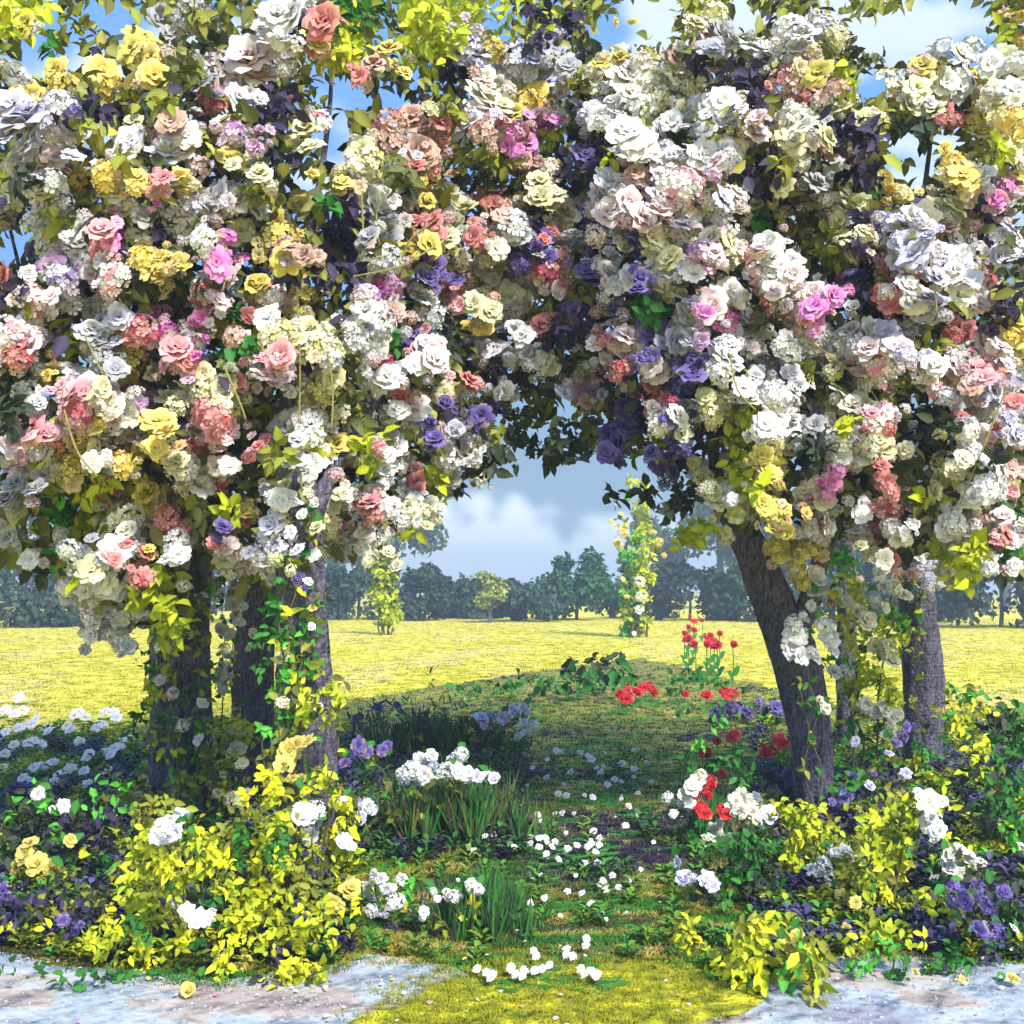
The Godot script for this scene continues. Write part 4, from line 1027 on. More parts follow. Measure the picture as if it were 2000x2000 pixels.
func grow_trees() -> void:
	gaps = sky_gaps()
	var all := crown_list()
	var cut := [-400, 300, 520, 860, 1140, 1480, 1720, 2400]
	var own := [[], [], [], [], [], [], []]
	for q in all:
		for i in 7:
			if q[1] >= cut[i] and q[1] < cut[i + 1]:
				own[i].append(q)
	flowering_tree("leftmost flowering tree, its pink and yellow blossoms reaching the picture's left border", [[318, 1560], [322, 1400], [318, 1200], [290, 1020], [240, 850]], [28, 25, 24, 20, 14], 8.6,
		[[[300, 1060, 8.1, 12], [200, 900, 7.4, 9], [90, 700, 6.8, 6], [20, 450, 6.6, 3]], [[260, 920, 7.9, 10], [240, 700, 7.2, 7], [180, 420, 6.9, 4], [150, 180, 7.0, 2]]], -120, 300, own[0])
	flowering_tree("dark upright flowering tree second from the left, bright green leaves up its trunk", [[375, 1580], [372, 1400], [372, 1200], [385, 1000], [400, 820]], [44, 38, 36, 30, 20], 8.0,
		[[[380, 1050, 7.6, 18], [440, 880, 7.0, 12], [470, 650, 6.5, 8], [440, 350, 6.5, 4]], [[390, 950, 7.4, 14], [350, 750, 6.9, 9], [330, 500, 6.6, 5], [360, 200, 6.8, 3]]], 300, 520, own[1])
	flowering_tree("near grey flowering tree at the arch's left side, pale cream blossoms", [[600, 1745], [602, 1500], [596, 1300], [585, 1100], [570, 900]], [54, 50, 47, 42, 30], 6.1,
		[[[585, 1090, 5.8, 26], [640, 930, 5.9, 16], [720, 800, 6.3, 11], [840, 700, 6.8, 7], [980, 640, 7.2, 4]], [[575, 980, 5.8, 20], [560, 760, 5.9, 14], [600, 500, 6.1, 9], [640, 250, 6.4, 5], [650, 80, 6.6, 3]], [[590, 1120, 5.8, 16], [500, 1000, 5.9, 8], [430, 920, 6.0, 4]]], 520, 860, own[2])
	flowering_tree("flowering tree behind the left trunks whose purple-flecked bough closes the arch", [[500, 1530], [495, 1380], [505, 1200], [540, 1000], [600, 850]], [40, 36, 34, 30, 24], 8.9,
		[[[590, 870, 8.3, 20], [720, 770, 8.1, 15], [880, 720, 8.0, 11], [1050, 700, 8.0, 6]], [[700, 790, 8.2, 12], [820, 560, 7.9, 8], [940, 330, 7.8, 5], [1000, 120, 7.9, 3]]], 860, 1140, own[3])
	flowering_tree("black forked flowering tree at the arch's right side", [[1592, 1570], [1578, 1420], [1548, 1270], [1500, 1150], [1445, 1030], [1370, 930]], [38, 37, 42, 36, 28, 18], 8.1,
		[[[1552, 1270, 7.9, 24], [1592, 1130, 7.6, 18], [1640, 990, 7.3, 15], [1668, 880, 7.1, 10], [1700, 700, 6.9, 6]], [[1440, 1030, 7.5, 20], [1330, 890, 7.6, 13], [1210, 810, 7.8, 9], [1090, 770, 7.9, 5]], [[1400, 970, 7.5, 14], [1380, 760, 7.2, 10], [1330, 500, 7.2, 6], [1290, 200, 7.4, 3]]], 1140, 1480, own[4])
	flowering_tree("slim flowering tree hidden behind the fork, pink and cream blossoms", [[1655, 1440], [1652, 1300], [1655, 1150], [1640, 980], [1600, 820]], [20, 18, 17, 15, 11], 11.0,
		[[[1620, 880, 9.9, 10], [1590, 650, 8.4, 8], [1600, 400, 7.6, 5], [1640, 150, 7.4, 3]]], 1480, 1720, own[5])
	flowering_tree("straight grey flowering tree furthest right, white and pink blossoms", [[1797, 1495], [1802, 1350], [1795, 1200], [1778, 1050], [1768, 880]], [38, 35, 33, 30, 22], 9.95,
		[[[1780, 1060, 9.4, 16], [1850, 900, 8.5, 11], [1920, 700, 7.6, 7], [1960, 400, 7.2, 4]], [[1770, 920, 9.2, 15], [1770, 700, 8.2, 10], [1800, 420, 7.5, 6], [1830, 180, 7.3, 3]]], 1720, 2140, own[6])

func grow_borders() -> void:
	var c := []
	# golden shrub in front on the left
	dabs(c, "z", 0, 1300, [85,95,6, 88,103,6, 92,108,5, 83,100,5, 80,110,6, 118,103,6, 120,108,5, 140,105,5, 141,112,6, 139,120,6, 137,128,6, 144,117,4, 75,133,5, 80,138,5, 60,133,4, 100,148,6, 96,150,4, 115,145,5, 122,150,5, 120,158,5, 130,143,5, 150,148,6, 160,148,5, 145,132,5, 80,160,4, 70,152,5, 66,158,4, 105,140,4, 90,118,5, 145,62,5, 143,58,4, 148,68,5, 146,74,4, 135,70,4])
	dabs(c, "l", 0, 1300, [80,90,6, 90,85,6, 105,92,7, 112,100,8, 108,108,7, 115,95,6, 85,112,6, 75,105,5, 70,115,5, 95,118,6, 100,112,6, 70,125,6, 80,128,6, 62,140,5, 72,143,6, 88,140,6, 92,130,5, 120,120,5, 125,112,4, 130,130,6, 135,137,6, 125,135,5, 150,140,6, 155,152,6, 142,150,6, 165,140,6, 172,133,5, 140,95,5, 145,88,5, 138,80,5, 150,82,5, 155,100,5, 152,110,5, 150,122,5, 160,130,5, 110,160,6, 100,160,5, 90,155,5, 120,165,5, 168,152,5, 175,145,5, 58,150,5, 50,147,5])
	dabs(c, "O", 0, 1300, [65,110,6, 72,100,5, 78,118,6, 100,135,6, 112,155,7, 105,165,6, 95,165,5, 150,160,5, 125,90,6, 130,80,5, 80,85,5, 85,75,6, 75,80,5, 160,110,5, 165,120,5])
	dabs(c, "e", 0, 1300, [125,100,6, 130,92,5, 128,115,6, 145,97,4, 150,90,6, 148,100,6, 72,138,5, 78,146,5, 85,168,5, 98,170,5, 118,170,4, 150,155,5, 145,160,5, 130,105,4, 105,150,4])
	dabs(c, "k", 0, 1300, [99,105,5, 97,112,3, 120,168,4, 141,168,4, 133,164,4, 105,122,3, 110,120,3])
	dabs(c, "W", 0, 1300, [95,83,5, 100,80,5, 103,77,4, 97,88,5, 102,86,5, 92,88,4, 107,126,4, 113,130,4, 117,130,3, 101,122,3, 108,131,4, 120,128,3])
	dabs(c, "y", 0, 1300, [108,168,5, 105,175,5, 93,177,3, 128,175,5, 138,160,5, 135,155,5])
	plant("golden_shrub", "large yellow and lime shrub in front of the left trunks, white flower heads in it", "shrub", 420, 1880, c, {"fill": "O", "deep": 0.28, "leaf": 0.042, "dense": 0.85})
	c = []
	dabs(c, "z", 0, 1300, [160,165,8, 168,168,8, 155,163,6, 172,172,5, 165,173,5])
	dabs(c, "l", 0, 1300, [150,168,4, 175,164,4, 160,172,5])
	plant("yellow_mound", "small bright yellow mound plant at the path edge, right foot of the golden shrub", "plant", 600, 1928, c, {"fill": "O", "deep": 0.12})
	c = []
	dabs(c, "z", 0, 1300, [176,62,4, 178,66,4, 182,70,4, 186,73,4, 172,60,3, 188,78,5, 184,85,5, 180,92,5, 190,88,4, 178,95,4, 190,130,5, 185,135,5, 180,140,5, 188,142,4])
	dabs(c, "l", 0, 1300, [160,72,5, 165,68,5, 162,92,4, 170,100,5, 178,105,5, 183,100,5, 190,100,5, 180,110,4, 170,15,5, 178,12,5, 182,18,5, 176,22,4, 165,22,4, 163,28,4])
	dabs(c, "W", 0, 1300, [165,78,5, 170,83,5, 168,90,4, 172,76,4, 187,92,4, 190,95,3, 186,72,3])
	dabs(c, "y", 0, 1300, [158,45,6, 162,42,5, 155,52,5, 165,60,4, 168,40,4, 160,60,4, 180,125,5, 190,118,5, 183,128,4, 176,134,4])
	plant("climbing_shrub", "yellow-leaved climber with white flowers at the foot of the near grey trunk", "climber", 640, 1815, c, {"fill": "o", "deep": 0.14})
	c = []
	dabs(c, "l", 0, 1300, [120,30,4, 125,33,5, 130,30,4, 133,35,4, 128,40,5, 122,38,4, 118,45,4, 125,48,5, 130,50,4, 122,55,4, 120,62,4, 118,66,4, 125,68,5, 115,70,4, 112,45,3])
	dabs(c, "K", 0, 1300, [130,34,4, 130,44,4, 126,47,3, 132,52,3, 122,58,2, 127,71,4, 132,72,3, 120,68,4, 134,68,3])
	plant("lime_plume", "upright pale lime plume rising between the left trunks above the golden shrub", "plant", 445, 1600, c, {"fill": "O", "deep": 0.14, "leaf": 0.06})
	c = []
	dabs(c, "e", 0, 1300, [100,45,5, 103,52,5, 90,28,4, 88,33,4, 75,28,5, 70,35,4, 80,22,4, 92,50,4])
	dabs(c, "E", 0, 1300, [108,50,4, 106,57,4, 103,68,3, 105,72,3, 104,62,3])
	dabs(c, "l", 0, 1300, [100,60,4, 97,63,4, 95,70,4, 80,12,4, 85,15,4, 82,20,4, 83,40,4])
	dabs(c, "e", 0, 650, [115,180,5, 110,188,5, 80,178,5])
	dabs(c, "l", 0, 650, [88,185,4, 93,182,3, 85,190,4, 80,170,4, 90,175,4])
	plant("ivy", "green ivy climbing the dark trunk second from the left", "climber", 350, 1605, c, {"leaf": 0.06, "deep": 0.1})
	c = []
	dabs(c, "e", 0, 650, [145,150,5, 145,160,6, 140,165,5, 142,180,5, 148,155,4])
	dabs(c, "E", 0, 650, [158,168,4, 165,165,4, 155,175,4, 155,185,5, 150,190,4, 165,180,4, 152,182,4])
	dabs(c, "E", 0, 1300, [145,35,3, 149,38,3, 151,32,3, 152,25,3, 150,45,3, 142,34,2, 148,15,4, 155,5,5, 163,2,4])
	dabs(c, "z", 0, 1300, [150,68,3])
	plant("ivy", "bright green ivy on the near grey trunk beside the white hanging flowers", "climber", 560, 1775, c, {"leaf": 0.05, "deep": 0.06})
	c = []
	dabs(c, "w", 0, 650, [128,140,4, 127,147,5, 128,152,3, 120,160,4, 125,163,3, 122,170,3, 124,175,3, 135,170,2, 120,185,4, 122,190,4, 137,162,3, 122,180,3])
	dabs(c, "L", 0, 650, [113,137,5, 118,140,4, 132,138,3])
	dabs(c, "W", 0, 650, [132,148,3, 130,156,3])
	dabs(c, "W", 0, 1300, [122,3,4, 124,8,3, 120,12,3])
	plant("hanging_flowers", "string of cream flowers hanging down between the left trunks", "climber", 445, 1585, c, {"leaf": 0.06, "deep": 0.08, "stems": 3})
	c = []
	dabs(c, "W", 0, 650, [152,98,4, 158,108,4, 165,98,4, 160,90,4, 172,92,4, 162,118,4, 170,120,3])
	dabs(c, "K", 0, 650, [156,84,5, 166,88,4, 150,122,4, 158,128,3, 172,106,4])
	dabs(c, "O", 0, 650, [154,104,5, 164,110,5, 160,122,5, 168,98,5, 158,138,5, 165,128,4])
	dabs(c, "o", 0, 650, [150,110,5, 170,114,5, 156,130,5])
	dabs(c, "V", 0, 650, [162,132,4, 166,138,3])
	dabs(c, "e", 0, 650, [150,145,4, 168,146,4])
	plant("hanging_flowers", "cream and white flowers hanging over the upper part of the near grey trunk", "climber", 590, 1782, c, {"leaf": 0.07, "deep": 0.09, "stems": 2})
	c = []
	for i in 34:
		dabs(c, ["l", "O", "e", "l", "E", "o"][i % 6], 0, 0, [rng.randf_range(84, 116), rng.randf_range(318, 430), rng.randf_range(3, 5)])
	for i in 9:
		dabs(c, ["W", "w", "P"][i % 3], 0, 0, [rng.randf_range(86, 114), rng.randf_range(315, 400), 3])
	plant("vine", "lime and green vine with a few white flowers down the dark trunk second from left", "climber", 375, 1612, c, {"leaf": 0.07, "deep": 0.08, "stems": 3})
	c = []
	for i in 30:
		dabs(c, ["l", "O", "e", "l", "o"][i % 5], 0, 0, [rng.randf_range(150, 180), rng.randf_range(305, 440), rng.randf_range(3, 5)])
	for i in 8:
		dabs(c, ["w", "K", "Y"][i % 3], 0, 0, [rng.randf_range(152, 178), rng.randf_range(300, 420), 3])
	plant("vine", "olive vine with cream flowers down the near grey trunk", "climber", 605, 1778, c, {"leaf": 0.055, "deep": 0.05, "stems": 3})
	# dark bed on the far left
	c = []
	dabs(c, "k", 0, 1300, [5,85,8, 15,80,7, 25,78,6, 10,100,7, 35,110,7, 30,117,6, 40,80,6, 18,90,6, 50,105,6])
	dabs(c, "e", 0, 1300, [12,110,6, 8,95,5, 55,110,5, 62,120,5, 3,105,6, 40,118,5])
	dabs(c, "v", 0, 1300, [50,82,7, 45,90,6, 55,95,5, 60,80,5, 30,85,5])
	dabs(c, "E", 0, 1300, [25,77,3, 22,72,3, 32,88,4, 30,95,3, 55,103,4, 60,108,4, 65,63,3, 68,68,3, 52,65,3, 55,80,4, 65,78,4, 50,75,4, 7,72,3, 8,80,3, 20,65,3])
	dabs(c, "y", 0, 1300, [22,97,5, 28,103,5, 35,105,5, 45,90,3, 18,105,4, 42,110,4, 24,92,4])
	dabs(c, "W", 0, 1300, [35,75,3, 42,72,3, 28,66,3])
	plant("dark_bush", "low dark bush with straw yellow and plum patches at the left border", "bush", 110, 1720, c, {"fill": "k", "deep": 0.3, "leaf": 0.065, "dense": 0.7})
	c = []
	dabs(c, "v", 0, 1300, [10,120,6, 20,125,5, 5,130,6, 45,135,6, 38,132,5, 50,138,4, 40,138,5])
	dabs(c, "V", 0, 1300, [8,118,4, 14,123,3, 48,137,3, 40,133,3])
	dabs(c, "k", 0, 1300, [30,120,6, 15,135,5, 55,132,5, 45,125,5])
	dabs(c, "O", 0, 1300, [20,130,6, 28,128,6, 30,138,5, 55,125,5, 45,122,5])
	dabs(c, "z", 0, 1300, [3,138,3, 10,142,4, 18,142,4, 28,143,4, 38,143,4, 45,146,4])
	dabs(c, "l", 0, 1300, [20,147,4, 35,147,4, 52,146,3, 15,148,3, 8,147,3])
	plant("violet_clump", "violet and dark leafed clump with a lime fringe beside the left path", "plant", 110, 1840, c, {"fill": "k", "deep": 0.2, "leaf": 0.05, "dense": 0.7})
	c = []
	dabs(c, "e", 0, 1300, [5,162,4, 20,165,5, 35,168,5, 45,172,5, 55,170,5, 62,172,4, 48,166,4, 60,165,5, 70,168,5, 78,172,4])
	plant("edging_plant", "low dark green edging along the left path", "plant", 160, 1925, c, {"deep": 0.1, "leaf": 0.045})
	# clumps in the middle
	c = []
	dabs(c, "L", 650, 1300, [80,28,4, 85,27,3, 83,31,3, 92,27,3, 97,23,3, 103,22,3, 100,26,3])
	dabs(c, "W", 650, 1300, [105,24,2, 103,30,3, 108,32,3, 100,37,2, 103,35,2, 85,31,2])
	dabs(c, "E", 650, 1300, [57,23,4, 65,22,4, 75,22,4, 83,22,4, 42,18,3, 52,7,2])
	dabs(c, "v", 650, 1300, [22,25,5, 30,22,4, 40,24,4, 18,30,4, 55,25,3, 48,26,4])
	dabs(c, "V", 650, 1300, [26,22,3, 36,21,3, 15,28,3])
	dabs(c, "k", 650, 1300, [12,32,5, 30,32,6, 45,34,6, 60,32,6, 75,36,6, 88,38,5, 92,34,4])
	var t := plant("iris_clump", "far clump of dark blades with lavender and white flowers under the arch", "flower clump", 850, 1476, c, {"leaf": 0.09, "deep": 0.3, "upright": 0.5})
	blades(t, 690, 1000, 1405, 1480, 800, ["e", "k", "e", "k"], 0.011)
	c = []
	dabs(c, "W", 650, 1300, [43,55,4, 48,50,4, 54,47,3, 50,57,4, 62,55,4, 66,50,4, 70,46,3, 68,55,4, 73,57,4, 84,58,3, 38,57,3, 57,58,3])
	dabs(c, "L", 650, 1300, [40,59,3, 78,58,3, 87,59,3, 55,53,3])
	dabs(c, "V", 650, 1300, [15,42,4, 20,45,3, 28,44,3, 8,51,3, 12,47,3, 30,42,3])
	dabs(c, "k", 650, 1300, [20,65,5, 35,70,6, 50,75,6, 65,78,6, 80,75,6, 95,68,5, 100,75,4, 40,85,5, 25,80,5])
	t = plant("iris_clump", "middle clump of dark green blades with bunched white flowers", "flower clump", 870, 1650, c, {"leaf": 0.07, "deep": 0.2, "upright": 0.5})
	blades(t, 735, 1050, 1525, 1655, 1000, ["e", "e", "k", "o"], 0.0075)
	c = []
	dabs(c, "W", 650, 1300, [55,119,2, 62,121,3, 66,122,3, 70,122,2, 78,118,3, 80,119,2, 57,123,2, 50,130,3, 49,133,2])
	dabs(c, "w", 650, 1300, [75,115,3, 68,113,1, 73,117,2])
	dabs(c, "v", 650, 1300, [50,126,5, 45,135,5, 60,135,5, 30,143,5, 40,148,5])
	dabs(c, "k", 650, 1300, [85,145,5, 95,147,5, 75,142,5, 100,135,5, 60,145,5])
	t = plant("iris_clump", "nearest clump of dark blades with small white flowers, above the yellow turf", "flower clump", 920, 1835, c, {"leaf": 0.05, "deep": 0.14, "upright": 0.5})
	blades(t, 850, 1040, 1725, 1840, 700, ["e", "e", "k", "e"], 0.0055)
	c = []
	dabs(c, "W", 650, 1300, [24,111,3, 27,113,3, 30,118,3, 33,117,3, 35,125,4, 30,128,4, 38,126,3])
	dabs(c, "G", 650, 1300, [38,113,3, 22,121,3, 22,130,3, 27,132,3, 20,118,3])
	dabs(c, "E", 650, 1300, [35,108,3, 42,116,3, 18,124,3, 28,122,3, 40,120,3])
	dabs(c, "e", 650, 1300, [20,135,4, 30,136,4, 38,133,4])
	plant("white_flower_clump", "rounded clump of white flowers right of the near grey trunk", "flower clump", 755, 1805, c, {"leaf": 0.045, "deep": 0.12})
	c = []
	dabs(c, "L", 650, 1300, [18,73,3, 22,76,3, 16,80,3])
	dabs(c, "G", 650, 1300, [20,74,3])
	dabs(c, "e", 650, 1300, [22,85,4, 16,86,4])
	plant("blue_flower_clump", "few blue-grey flowers beside the near grey trunk", "flower clump", 720, 1640, c, {"leaf": 0.05})
	c = []
	dabs(c, "e", 650, 1300, [66,13,3, 77,12,2, 87,12,3, 95,10,4, 102,8,3, 110,12,4, 115,9,4, 122,12,4, 130,8,5, 138,8,5, 145,5,5, 155,3,5, 160,8,4, 150,10,4])
	dabs(c, "k", 650, 650, [130,178,3, 140,175,3, 150,178,4, 155,172,2, 125,182,2, 145,183,4, 135,184,3])
	plant("leafy_row", "low row of dark green leaves where the yellow meadow begins", "plant", 1100, 1365, c, {"leaf": 0.16, "deep": 0.8, "dense": 1.2})
	# red and white group on the right of the grass
	c = []
	dabs(c, "w", 1300, 1300, [16,61,4, 13,64,4, 18,58,3, 8,68,3, 36,72,4, 40,70,4, 44,72,4, 33,75,3, 38,77,4, 45,78,4, 47,82,3, 42,85,3, 27,83,3, 25,87,4, 22,92,4, 20,94,3, 27,90,3, 34,92,3])
	dabs(c, "W", 1300, 1300, [11,73,3, 7,72,2, 48,70,3, 50,77,3, 53,78,4, 56,79,3, 30,100,2, 3,78,2, 0,70,3, 9,71,2])
	dabs(c, "k", 1300, 1300, [20,75,5, 30,80,5, 12,82,5, 40,92,5, 50,88,5])
	dabs(c, "e", 1300, 1300, [12,53,5, 44,61,5, 37,50,5, 30,55,4, 10,88,5])
	dabs(c, "E", 1300, 1300, [28,31,4, 20,41,4, 15,42,3])
	plant("white_flower_clump", "spreading clump of cream white flowers among the red ones, left of the forked trunk", "flower clump", 1390, 1655, c, {"leaf": 0.055, "deep": 0.16})
	c = []
	dabs(c, "e", 1300, 1300, [45,95,6, 40,100,6, 38,110,7, 48,105,6, 55,95,5, 35,118,6, 60,122,6, 55,130,6, 25,138,6, 30,125,5])
	dabs(c, "k", 1300, 1300, [45,120,6, 30,112,6, 50,115,6, 20,120,6, 40,125,6, 15,110,5, 58,110,5])
	dabs(c, "L", 1300, 1300, [5,103,3, 8,111,4, 12,112,3, 20,112,4, 23,115,3, 23,125,3])
	plant("dark_bush", "dark green mound with pale blue flowers between the grass and the right lime shrub", "bush", 1440, 1775, c, {"leaf": 0.055, "fill": "k", "deep": 0.2, "dense": 0.7})
	c = []
	for i in 12:
		dabs(c, "V" if i % 2 == 0 else "v", 1300, 1300, [24.0 + i * 4.0, 21.0 + rng.randf_range(0, 8), 4])
	dabs(c, "k", 1300, 1300, [30,30,5, 42,30,5, 55,30,5])
	dabs(c, "e", 1300, 1300, [5,10,5, 12,8,5, 20,10,4, 30,10,4, 10,25,4, 40,12,3])
	plant("violet_border", "violet flowering strip at the far side of the red flowers", "flower border", 1450, 1412, c, {"leaf": 0.1, "deep": 0.5, "upright": 0.3})
	c = []
	dabs(c, "V", 1300, 1300, [65,58,4, 70,62,4, 68,66,3, 62,66,3, 72,56,3])
	dabs(c, "v", 1300, 1300, [60,62,5, 66,64,5, 55,60,5, 72,66,4])
	plant("violet_clump", "dark violet clump at the foot of the forked trunk", "plant", 1545, 1570, c, {"leaf": 0.06, "deep": 0.2})
	c = []
	for i in 30:
		dabs(c, ["V", "L", "v", "V", "e"][i % 5], 1300, 1300, [rng.randf_range(84, 128), rng.randf_range(28, 88), 3.4])
	plant("violet_border", "low violet and lavender flowers on the ground between the right trunks", "flower border", 1690, 1600, c, {"leaf": 0.06, "deep": 0.35, "bloom": 0.9})
	# lime shrubs on the right
	c = []
	dabs(c, "l", 1300, 1300, [62,77,5, 67,80,5, 75,78,4, 80,80,4, 72,90,5, 75,95,5, 80,88,5, 85,92,5, 90,88,4, 95,95,5, 70,102,5, 68,105,4])
	dabs(c, "z", 1300, 1300, [72,93,4, 78,95,4, 70,100,3, 82,86,3])
	dabs(c, "O", 1300, 1300, [85,120,5, 80,115,5, 90,110,5, 70,112,5, 65,85,5])
	dabs(c, "W", 1300, 1300, [78,108,4, 82,105,4, 80,110,3, 75,107,3, 92,98,4, 96,100,3, 88,97,3, 85,112,3])
	dabs(c, "e", 1300, 1300, [95,108,4, 62,95,4, 72,118,5])
	plant("lime_shrub", "lime shrub with white flower heads at the forked trunk's foot", "shrub", 1600, 1730, c, {"fill": "O", "deep": 0.2, "dense": 0.75})
	c = []
	dabs(c, "l", 1300, 1300, [112,82,6, 118,80,5, 110,90,6, 115,95,6, 112,105,6, 118,103,6, 125,100,6, 108,112,6, 105,120,6, 110,128,6, 115,122,5, 128,95,4, 132,85,4, 125,75,4, 147,62,4, 150,75,4])
	dabs(c, "z", 1300, 1300, [125,108,5, 130,107,4, 120,103,4, 120,120,4, 118,127,5, 124,126,3, 126,115,3])
	dabs(c, "O", 1300, 1300, [105,125,7, 108,133,6, 100,115,6, 98,108,6, 90,140,5, 115,135,5, 100,130,5, 120,90,5])
	dabs(c, "w", 1300, 1300, [135,70,5, 138,75,5, 135,82,4, 130,66,3])
	dabs(c, "W", 1300, 1300, [140,85,4, 142,70,3, 139,88,3, 137,79,3])
	dabs(c, "y", 1300, 1300, [90,120,3, 97,123,3, 88,133,4, 92,137,3, 100,145,3])
	plant("lime_shrub", "tall yellow-green shrub with a white plume between the two right trunks", "shrub", 1710, 1800, c, {"fill": "O", "deep": 0.25, "dense": 0.75})
	c = []
	dabs(c, "w", 1300, 1300, [150,100,5, 155,98,4, 160,102,4, 155,110,4, 165,105,3])
	dabs(c, "G", 1300, 1300, [148,108,5, 145,112,4, 152,105,4])
	dabs(c, "l", 1300, 1300, [158,95,4, 165,98,4, 162,108,4, 150,93,4])
	dabs(c, "e", 1300, 1300, [145,102,4, 158,116,5, 148,118,5])
	plant("white_flower_clump", "clump of greenish white flowers right of the tall lime shrub", "flower clump", 1850, 1760, c, {"deep": 0.14})
	c = []
	dabs(c, "z", 1300, 1300, [158,25,4, 157,30,4, 170,22,4, 173,27,4, 168,38,4, 165,45,4, 168,50,4, 170,53,3, 160,58,3, 172,42,3])
	dabs(c, "E", 1300, 1300, [165,15,4, 158,17,3, 172,15,3, 150,26,3, 155,12,3, 165,62,3, 162,68,3, 168,60,3])
	dabs(c, "l", 1300, 1300, [163,20,4, 165,32,4, 170,46,4])
	plant("yellow_climber", "slender yellow-leaved climber right of the straight grey trunk", "climber", 1900, 1545, c, {"deep": 0.16, "leaf": 0.07, "fill": "O"})
	c = []
	dabs(c, "E", 1300, 1300, [137,42,4, 142,48,4, 140,55,4, 150,38,3, 145,60,3, 138,46,3])
	dabs(c, "l", 1300, 1300, [132,52,3, 130,58,4, 135,50,3, 145,65,4, 128,62,3])
	plant("ivy", "green ivy at the foot of the straight right trunk", "climber", 1800, 1530, c, {"deep": 0.1, "leaf": 0.06})
	c = []
	dabs(c, "e", 1300, 1300, [185,60,8, 180,70,8, 190,45,8, 185,80,6, 175,75,6, 188,25,7, 192,35,7, 180,50,5, 178,85,5, 190,70,7, 190,88,5])
	dabs(c, "k", 1300, 1300, [178,30,6, 183,35,5, 172,82,5, 182,88,5])
	dabs(c, "E", 1300, 1300, [185,88,4, 192,85,4, 175,98,4, 178,105,4, 180,110,4, 172,112,3, 185,92,4])
	dabs(c, "w", 1300, 1300, [183,95,3, 187,97,3, 192,95,3, 190,102,3])
	plant("dark_bush", "tall dark green bush at the right border with a few pale flowers", "bush", 1980, 1680, c, {"fill": "k", "deep": 0.3, "leaf": 0.07, "dense": 0.7})
	c = []
	dabs(c, "V", 1300, 1300, [150,118,5, 155,122,4, 160,115,4, 165,125,5, 160,138,6, 170,140,5, 150,124,4, 175,118,4])
	dabs(c, "k", 1300, 1300, [170,112,5, 180,120,6, 155,135,5, 185,130,6, 190,120,6, 170,130,6, 165,118,5, 145,128,5])
	dabs(c, "e", 1300, 1300, [185,135,6, 175,150,5, 190,140,6, 180,128,5, 172,145,4])
	dabs(c, "v", 1300, 1300, [185,150,6, 175,155,5, 165,145,5, 190,155,5])
	dabs(c, "W", 1300, 1300, [165,135,2, 172,133,3, 180,137,3, 190,132,3, 178,147,2, 190,146,3])
	dabs(c, "l", 1300, 1300, [150,128,4, 145,130,4, 155,130,3, 140,125,4])
	plant("violet_clump", "violet and dark green clump with small white flowers at the right border", "plant", 1930, 1865, c, {"fill": "k", "deep": 0.22, "leaf": 0.05, "dense": 0.7})
	c = []
	dabs(c, "l", 1300, 1300, [42,150,6, 38,158,7, 45,160,8, 35,165,6, 52,158,7, 48,168,6, 28,165,5, 58,165,5, 55,150,5, 30,172,5])
	dabs(c, "z", 1300, 1300, [40,165,5, 50,170,4, 52,142,5, 55,140,4, 48,142,4, 44,155,4])
	dabs(c, "E", 1300, 1300, [25,172,4, 35,174,4, 62,168,4])
	plant("lime_mound", "low rounded lime green mound at the path edge right of the turf", "plant", 1450, 1935, c, {"fill": "O", "deep": 0.18, "dense": 0.8})
	c = []
	dabs(c, "z", 1300, 1300, [13,138,3, 12,145,4, 8,150,5, 15,150,3, 22,153,3, 10,142,3, 5,153,3])
	dabs(c, "l", 1300, 1300, [8,145,3, 14,155,3])
	plant("yellow_mound", "small yellow tuft plant between the dark mound and the turf", "plant", 1340, 1865, c, {"fill": "O", "deep": 0.1, "leaf": 0.04})
	c = []
	dabs(c, "O", 1300, 1300, [78,150,5, 75,158,6, 80,165,6, 78,172,5, 82,178,4, 85,155,5])
	dabs(c, "l", 1300, 1300, [82,160,4, 78,168,4, 75,153,4, 84,170,3])
	dabs(c, "E", 1300, 1300, [65,165,4, 68,172,4, 72,150,3, 70,160,4])
	plant("olive_tuft", "drooping olive green tuft hanging over the right path", "plant", 1585, 1955, c, {"deep": 0.12, "leaf": 0.06, "fill": "O"})
	c = []
	dabs(c, "E", 1300, 1300, [100,162,4, 108,162,4, 117,150,4, 125,152,4, 120,155,4, 112,158,4])
	dabs(c, "e", 1300, 1300, [125,165,5, 142,165,5, 148,168,4, 155,155,5, 160,158,5, 150,160,4])
	dabs(c, "l", 1300, 1300, [105,150,5, 112,148,5, 98,152,4, 130,145,4, 138,150,4, 118,142,4])
	dabs(c, "y", 1300, 1300, [130,162,3, 155,167,3, 182,165,3, 62,148,4, 68,142,3, 138,160,2])
	plant("edging_plant", "low bright green edging along the right path", "plant", 1750, 1905, c, {"deep": 0.14, "leaf": 0.045, "dense": 0.7})
	# climbers between the two right trunks
	c = []
	dabs(c, "E", 1300, 650, [88,115,4, 92,118,5, 96,122,4, 97,127,3, 115,155,3, 120,152,4, 125,155,4, 128,155,3, 85,175,2, 98,180,3, 92,174,3, 78,183,3, 82,190,3])
	dabs(c, "z", 1300, 650, [100,130,3, 102,140,4, 98,155,4, 98,165,4, 102,170,4, 103,188,3, 118,188,3])
	dabs(c, "l", 1300, 650, [90,142,4, 105,137,4, 107,145,4, 108,160,4, 112,158,4, 122,162,4, 130,160,4, 126,168,4, 108,180,5])
